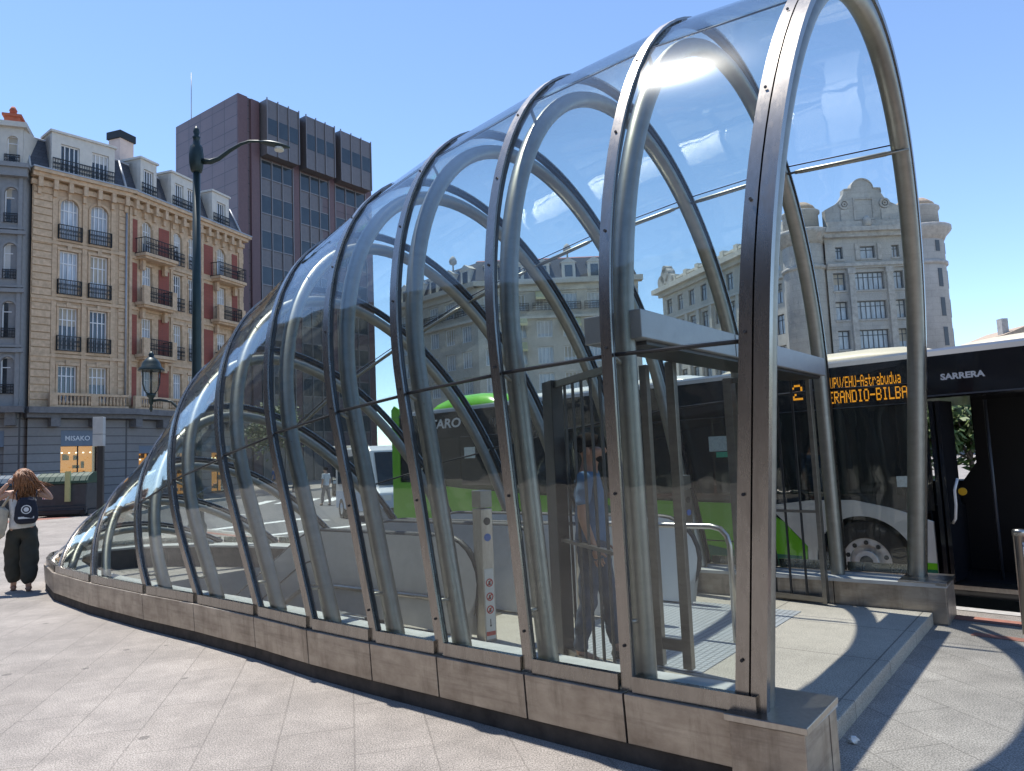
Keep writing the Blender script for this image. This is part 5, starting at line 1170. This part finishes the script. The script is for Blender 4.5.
for x, y, rz, t_, tr_, lb_ in ((-18.3, 36.0, 200, 0, 5, 'pedestrian in navy walking right of the totem post'), (-17.0, 34.2, 20, 5, 2, 'pedestrian in black and grey close to the canopy nose'),
        (-15.2, 46.5, 90, 4, 5, 'distant pedestrian in blue beyond the crossing'), (-14.3, 48, 250, 0, 2, 'distant pedestrian in navy beside the one in blue'), (-13.5, 46.8, 30, 3, 4, 'distant pedestrian in red beyond the crossing'), (-8.6, 33.5, 60, 1, 2, 'pedestrian in white crossing in front of the dark minibus')):
    person((x, y, 0 if x != -8.6 else -.15), R(rz), lb_, 1.7, None, .16, pc[t_], pc[tr_], 'hair_dark', 'skin', 'short', 1.0, False, 'pedestrians in the distance', False)

# ------------------------------------------------------------------ vehicles beyond the canopy
M['van_white'] = mat('white van paint', (.62, .64, .66), .3, 0, .04, 2); M['van_blue'] = mat('pale blue van paint', (.36, .46, .62), .3, 0, .04, 2); M['headlamp'] = mat('headlamp', (.6, .62, .62), .1, 0, .05, 5); M['plate'] = mat('number plate', (.7, .7, .68), .5, 0, .05, 9)
def van(loc, rz, label, L_, Wd, Hh, paint, lower, nm='van', wsh=.5):
    p = thing(nm, label, nm, loc, rz, 'vehicles in the street beyond')
    hw = Wd/2; prof = [(-L_/2, .3), (L_/2-.1, .3), (L_/2, .5), (L_/2-.02, .95), (L_/2-.35, 1.1), (L_/2-.35-wsh, Hh-.15), (L_/2-.6-wsh, Hh), (-L_/2+.1, Hh), (-L_/2, Hh-.2)]
    MB().prism(prof, -hw, hw).build('body', paint, p, .06)
    mb = MB()
    for s in (-1, 1): mb.box(-L_/2+.05, L_/2-.2, *sorted((s*(hw-.02), s*(hw+.006))), .35, .92)
    mb.box(L_/2-.05, L_/2+.012, -hw+.06, hw-.06, .52, .9); mb.build('lower_panel', lower, p)
    a = math.atan2(wsh, Hh-1.25); mb = MB(); x0, z0, x1, z1 = L_/2-.37, 1.16, L_/2-.33-wsh, Hh-.2
    mb.face([mb.pt(x0+.03, -hw+.1, z0), mb.pt(x0+.03, hw-.1, z0), mb.pt(x1+.03, hw-.14, z1), mb.pt(x1+.03, -hw+.14, z1)]); mb.build('windscreen', 'bus_win', p)
    mb = MB()
    for s in (-1, 1):
        q = [(-L_/2+.3, 1.15), (L_/2-.6, 1.15), (L_/2-.75-wsh*.8, Hh-.28), (-L_/2+.35, Hh-.28)]; mb.prism(q, *sorted((s*(hw-.01), s*(hw+.008))))
    mb.build('side_window', 'bus_win', p)
    mb = MB(); mb.box(-L_/2-.012, -L_/2+.03, -hw+.2, hw-.2, 1.15, Hh-.35); mb.build('rear_window', 'bus_win', p)
    MB().box(L_/2-.02, L_/2+.05, -hw+.02, hw-.02, .3, .5).build('bumper', 'rubber', p)
    MB().box(L_/2+.051, L_/2+.06, -.26, .26, .36, .47).build('number_plate', 'plate', p)
    for s in (-1, 1): MB().box(L_/2-.07, L_/2+.02, *sorted((s*(hw-.08), s*(hw-.38))), .72, .88).build('headlight', 'headlamp', p)
    for x in (-L_/2+.75, L_/2-.85):
        for s in (-1, 1):
            w = MB().disc((x, .33), .2, .33, *sorted((s*(hw-.2), s*(hw+.012))), 20).build('wheel', 'tyre', p); MB().disc((x, .33), 0, .2, *sorted((s*(hw-.15), s*(hw-.0)))).build('rim', 'alu', w)
    return p
van((-4.3, 24.2, -.15), R(-62), 'white and pale blue van waiting behind the bus', 4.9, 1.95, 2.35, 'van_white', 'van_blue')
van((-10.2, 46, -.15), R(-78), 'dark minibus with a pale roof facing the viewer beyond the crossing', 6.5, 2.2, 2.9, 'gate_dark', 'gate_dark', 'minibus', .25)
van((-6.0, 47, -.15), R(-80), 'grey van parked further up the side street', 4.6, 1.85, 1.95, 'bus_grey', 'bus_grey', 'van', .7)

# ------------------------------------------------------------------ greenery
def leafmat(nm, c): return mat(nm, c, .6, 0, .45, 1.6, tint=tuple(x*.7 for x in c))
M['leaf'] = leafmat('street tree leaves', (.075, .115, .03)); M['leaf2'] = leafmat('shrub leaves', (.10, .15, .035)); M['bark'] = mat('bark', (.13, .1, .075), .9, 0, .3, 8)
def tree(name, label, loc, h, cr, n, m, seed, cat):
    rnd = random.Random(seed); p = thing(name, label, cat, loc)
    tz = h*.42; mb = MB(); mb.tube([(0, 0, 0), (.03, .02, tz*.5), (0, .05, tz), (.05, 0, h*.7)], [h*.022, h*.018, h*.015, h*.006], 8)
    cl = []
    for k in range(9):
        a = rnd.uniform(0, 2*PI); r_ = rnd.uniform(.3, .85)*cr; z = tz+(h-tz)*rnd.uniform(.2, .85); e = (r_*math.cos(a), r_*math.sin(a), z); cl.append(e)
        mb.tube([(0, .03, tz*rnd.uniform(.8, 1.2)), (e[0]*.5, e[1]*.5, (tz+z)/2), e], [h*.009, h*.006, h*.003], 5)
    cl += [(0, 0, h*.85), (0, 0, h*.65)]
    mb.build('trunk', 'bark', p); mb = MB()
    for k in range(n):
        c = rnd.choice(cl); g_ = [rnd.gauss(0, cr*.27) for _ in range(3)]; q = Vector((c[0]+g_[0], c[1]+g_[1], c[2]+g_[2]*.8)); sz = rnd.uniform(.09, .2)*(cr/2)**.5
        u = Vector((rnd.gauss(0, 1), rnd.gauss(0, 1), rnd.gauss(0, .6))).normalized(); v = u.orthogonal().normalized(); 
        mb.face([mb.raw(q+u*sz), mb.raw(q+v*sz*.5), mb.raw(q-u*sz), mb.raw(q-v*sz*.5)])
    mb.build('crown', m, p)
tree('street_tree', 'leafy street tree in the side street, seen through the canopy nose', (-19.2, 60, 0), 6.4, 2.4, 3200, 'leaf', 3, 'tree')
tree('shrub', 'green shrub visible through the open bus door', (9.8, 15.9, 0), 3.2, 1.6, 3000, 'leaf2', 7, 'shrub')
tree('shrub', 'round green shrub behind the front wheel of the bus', (7.4, 18.6, 0), 2.6, 1.5, 2200, 'leaf2', 9, 'shrub')
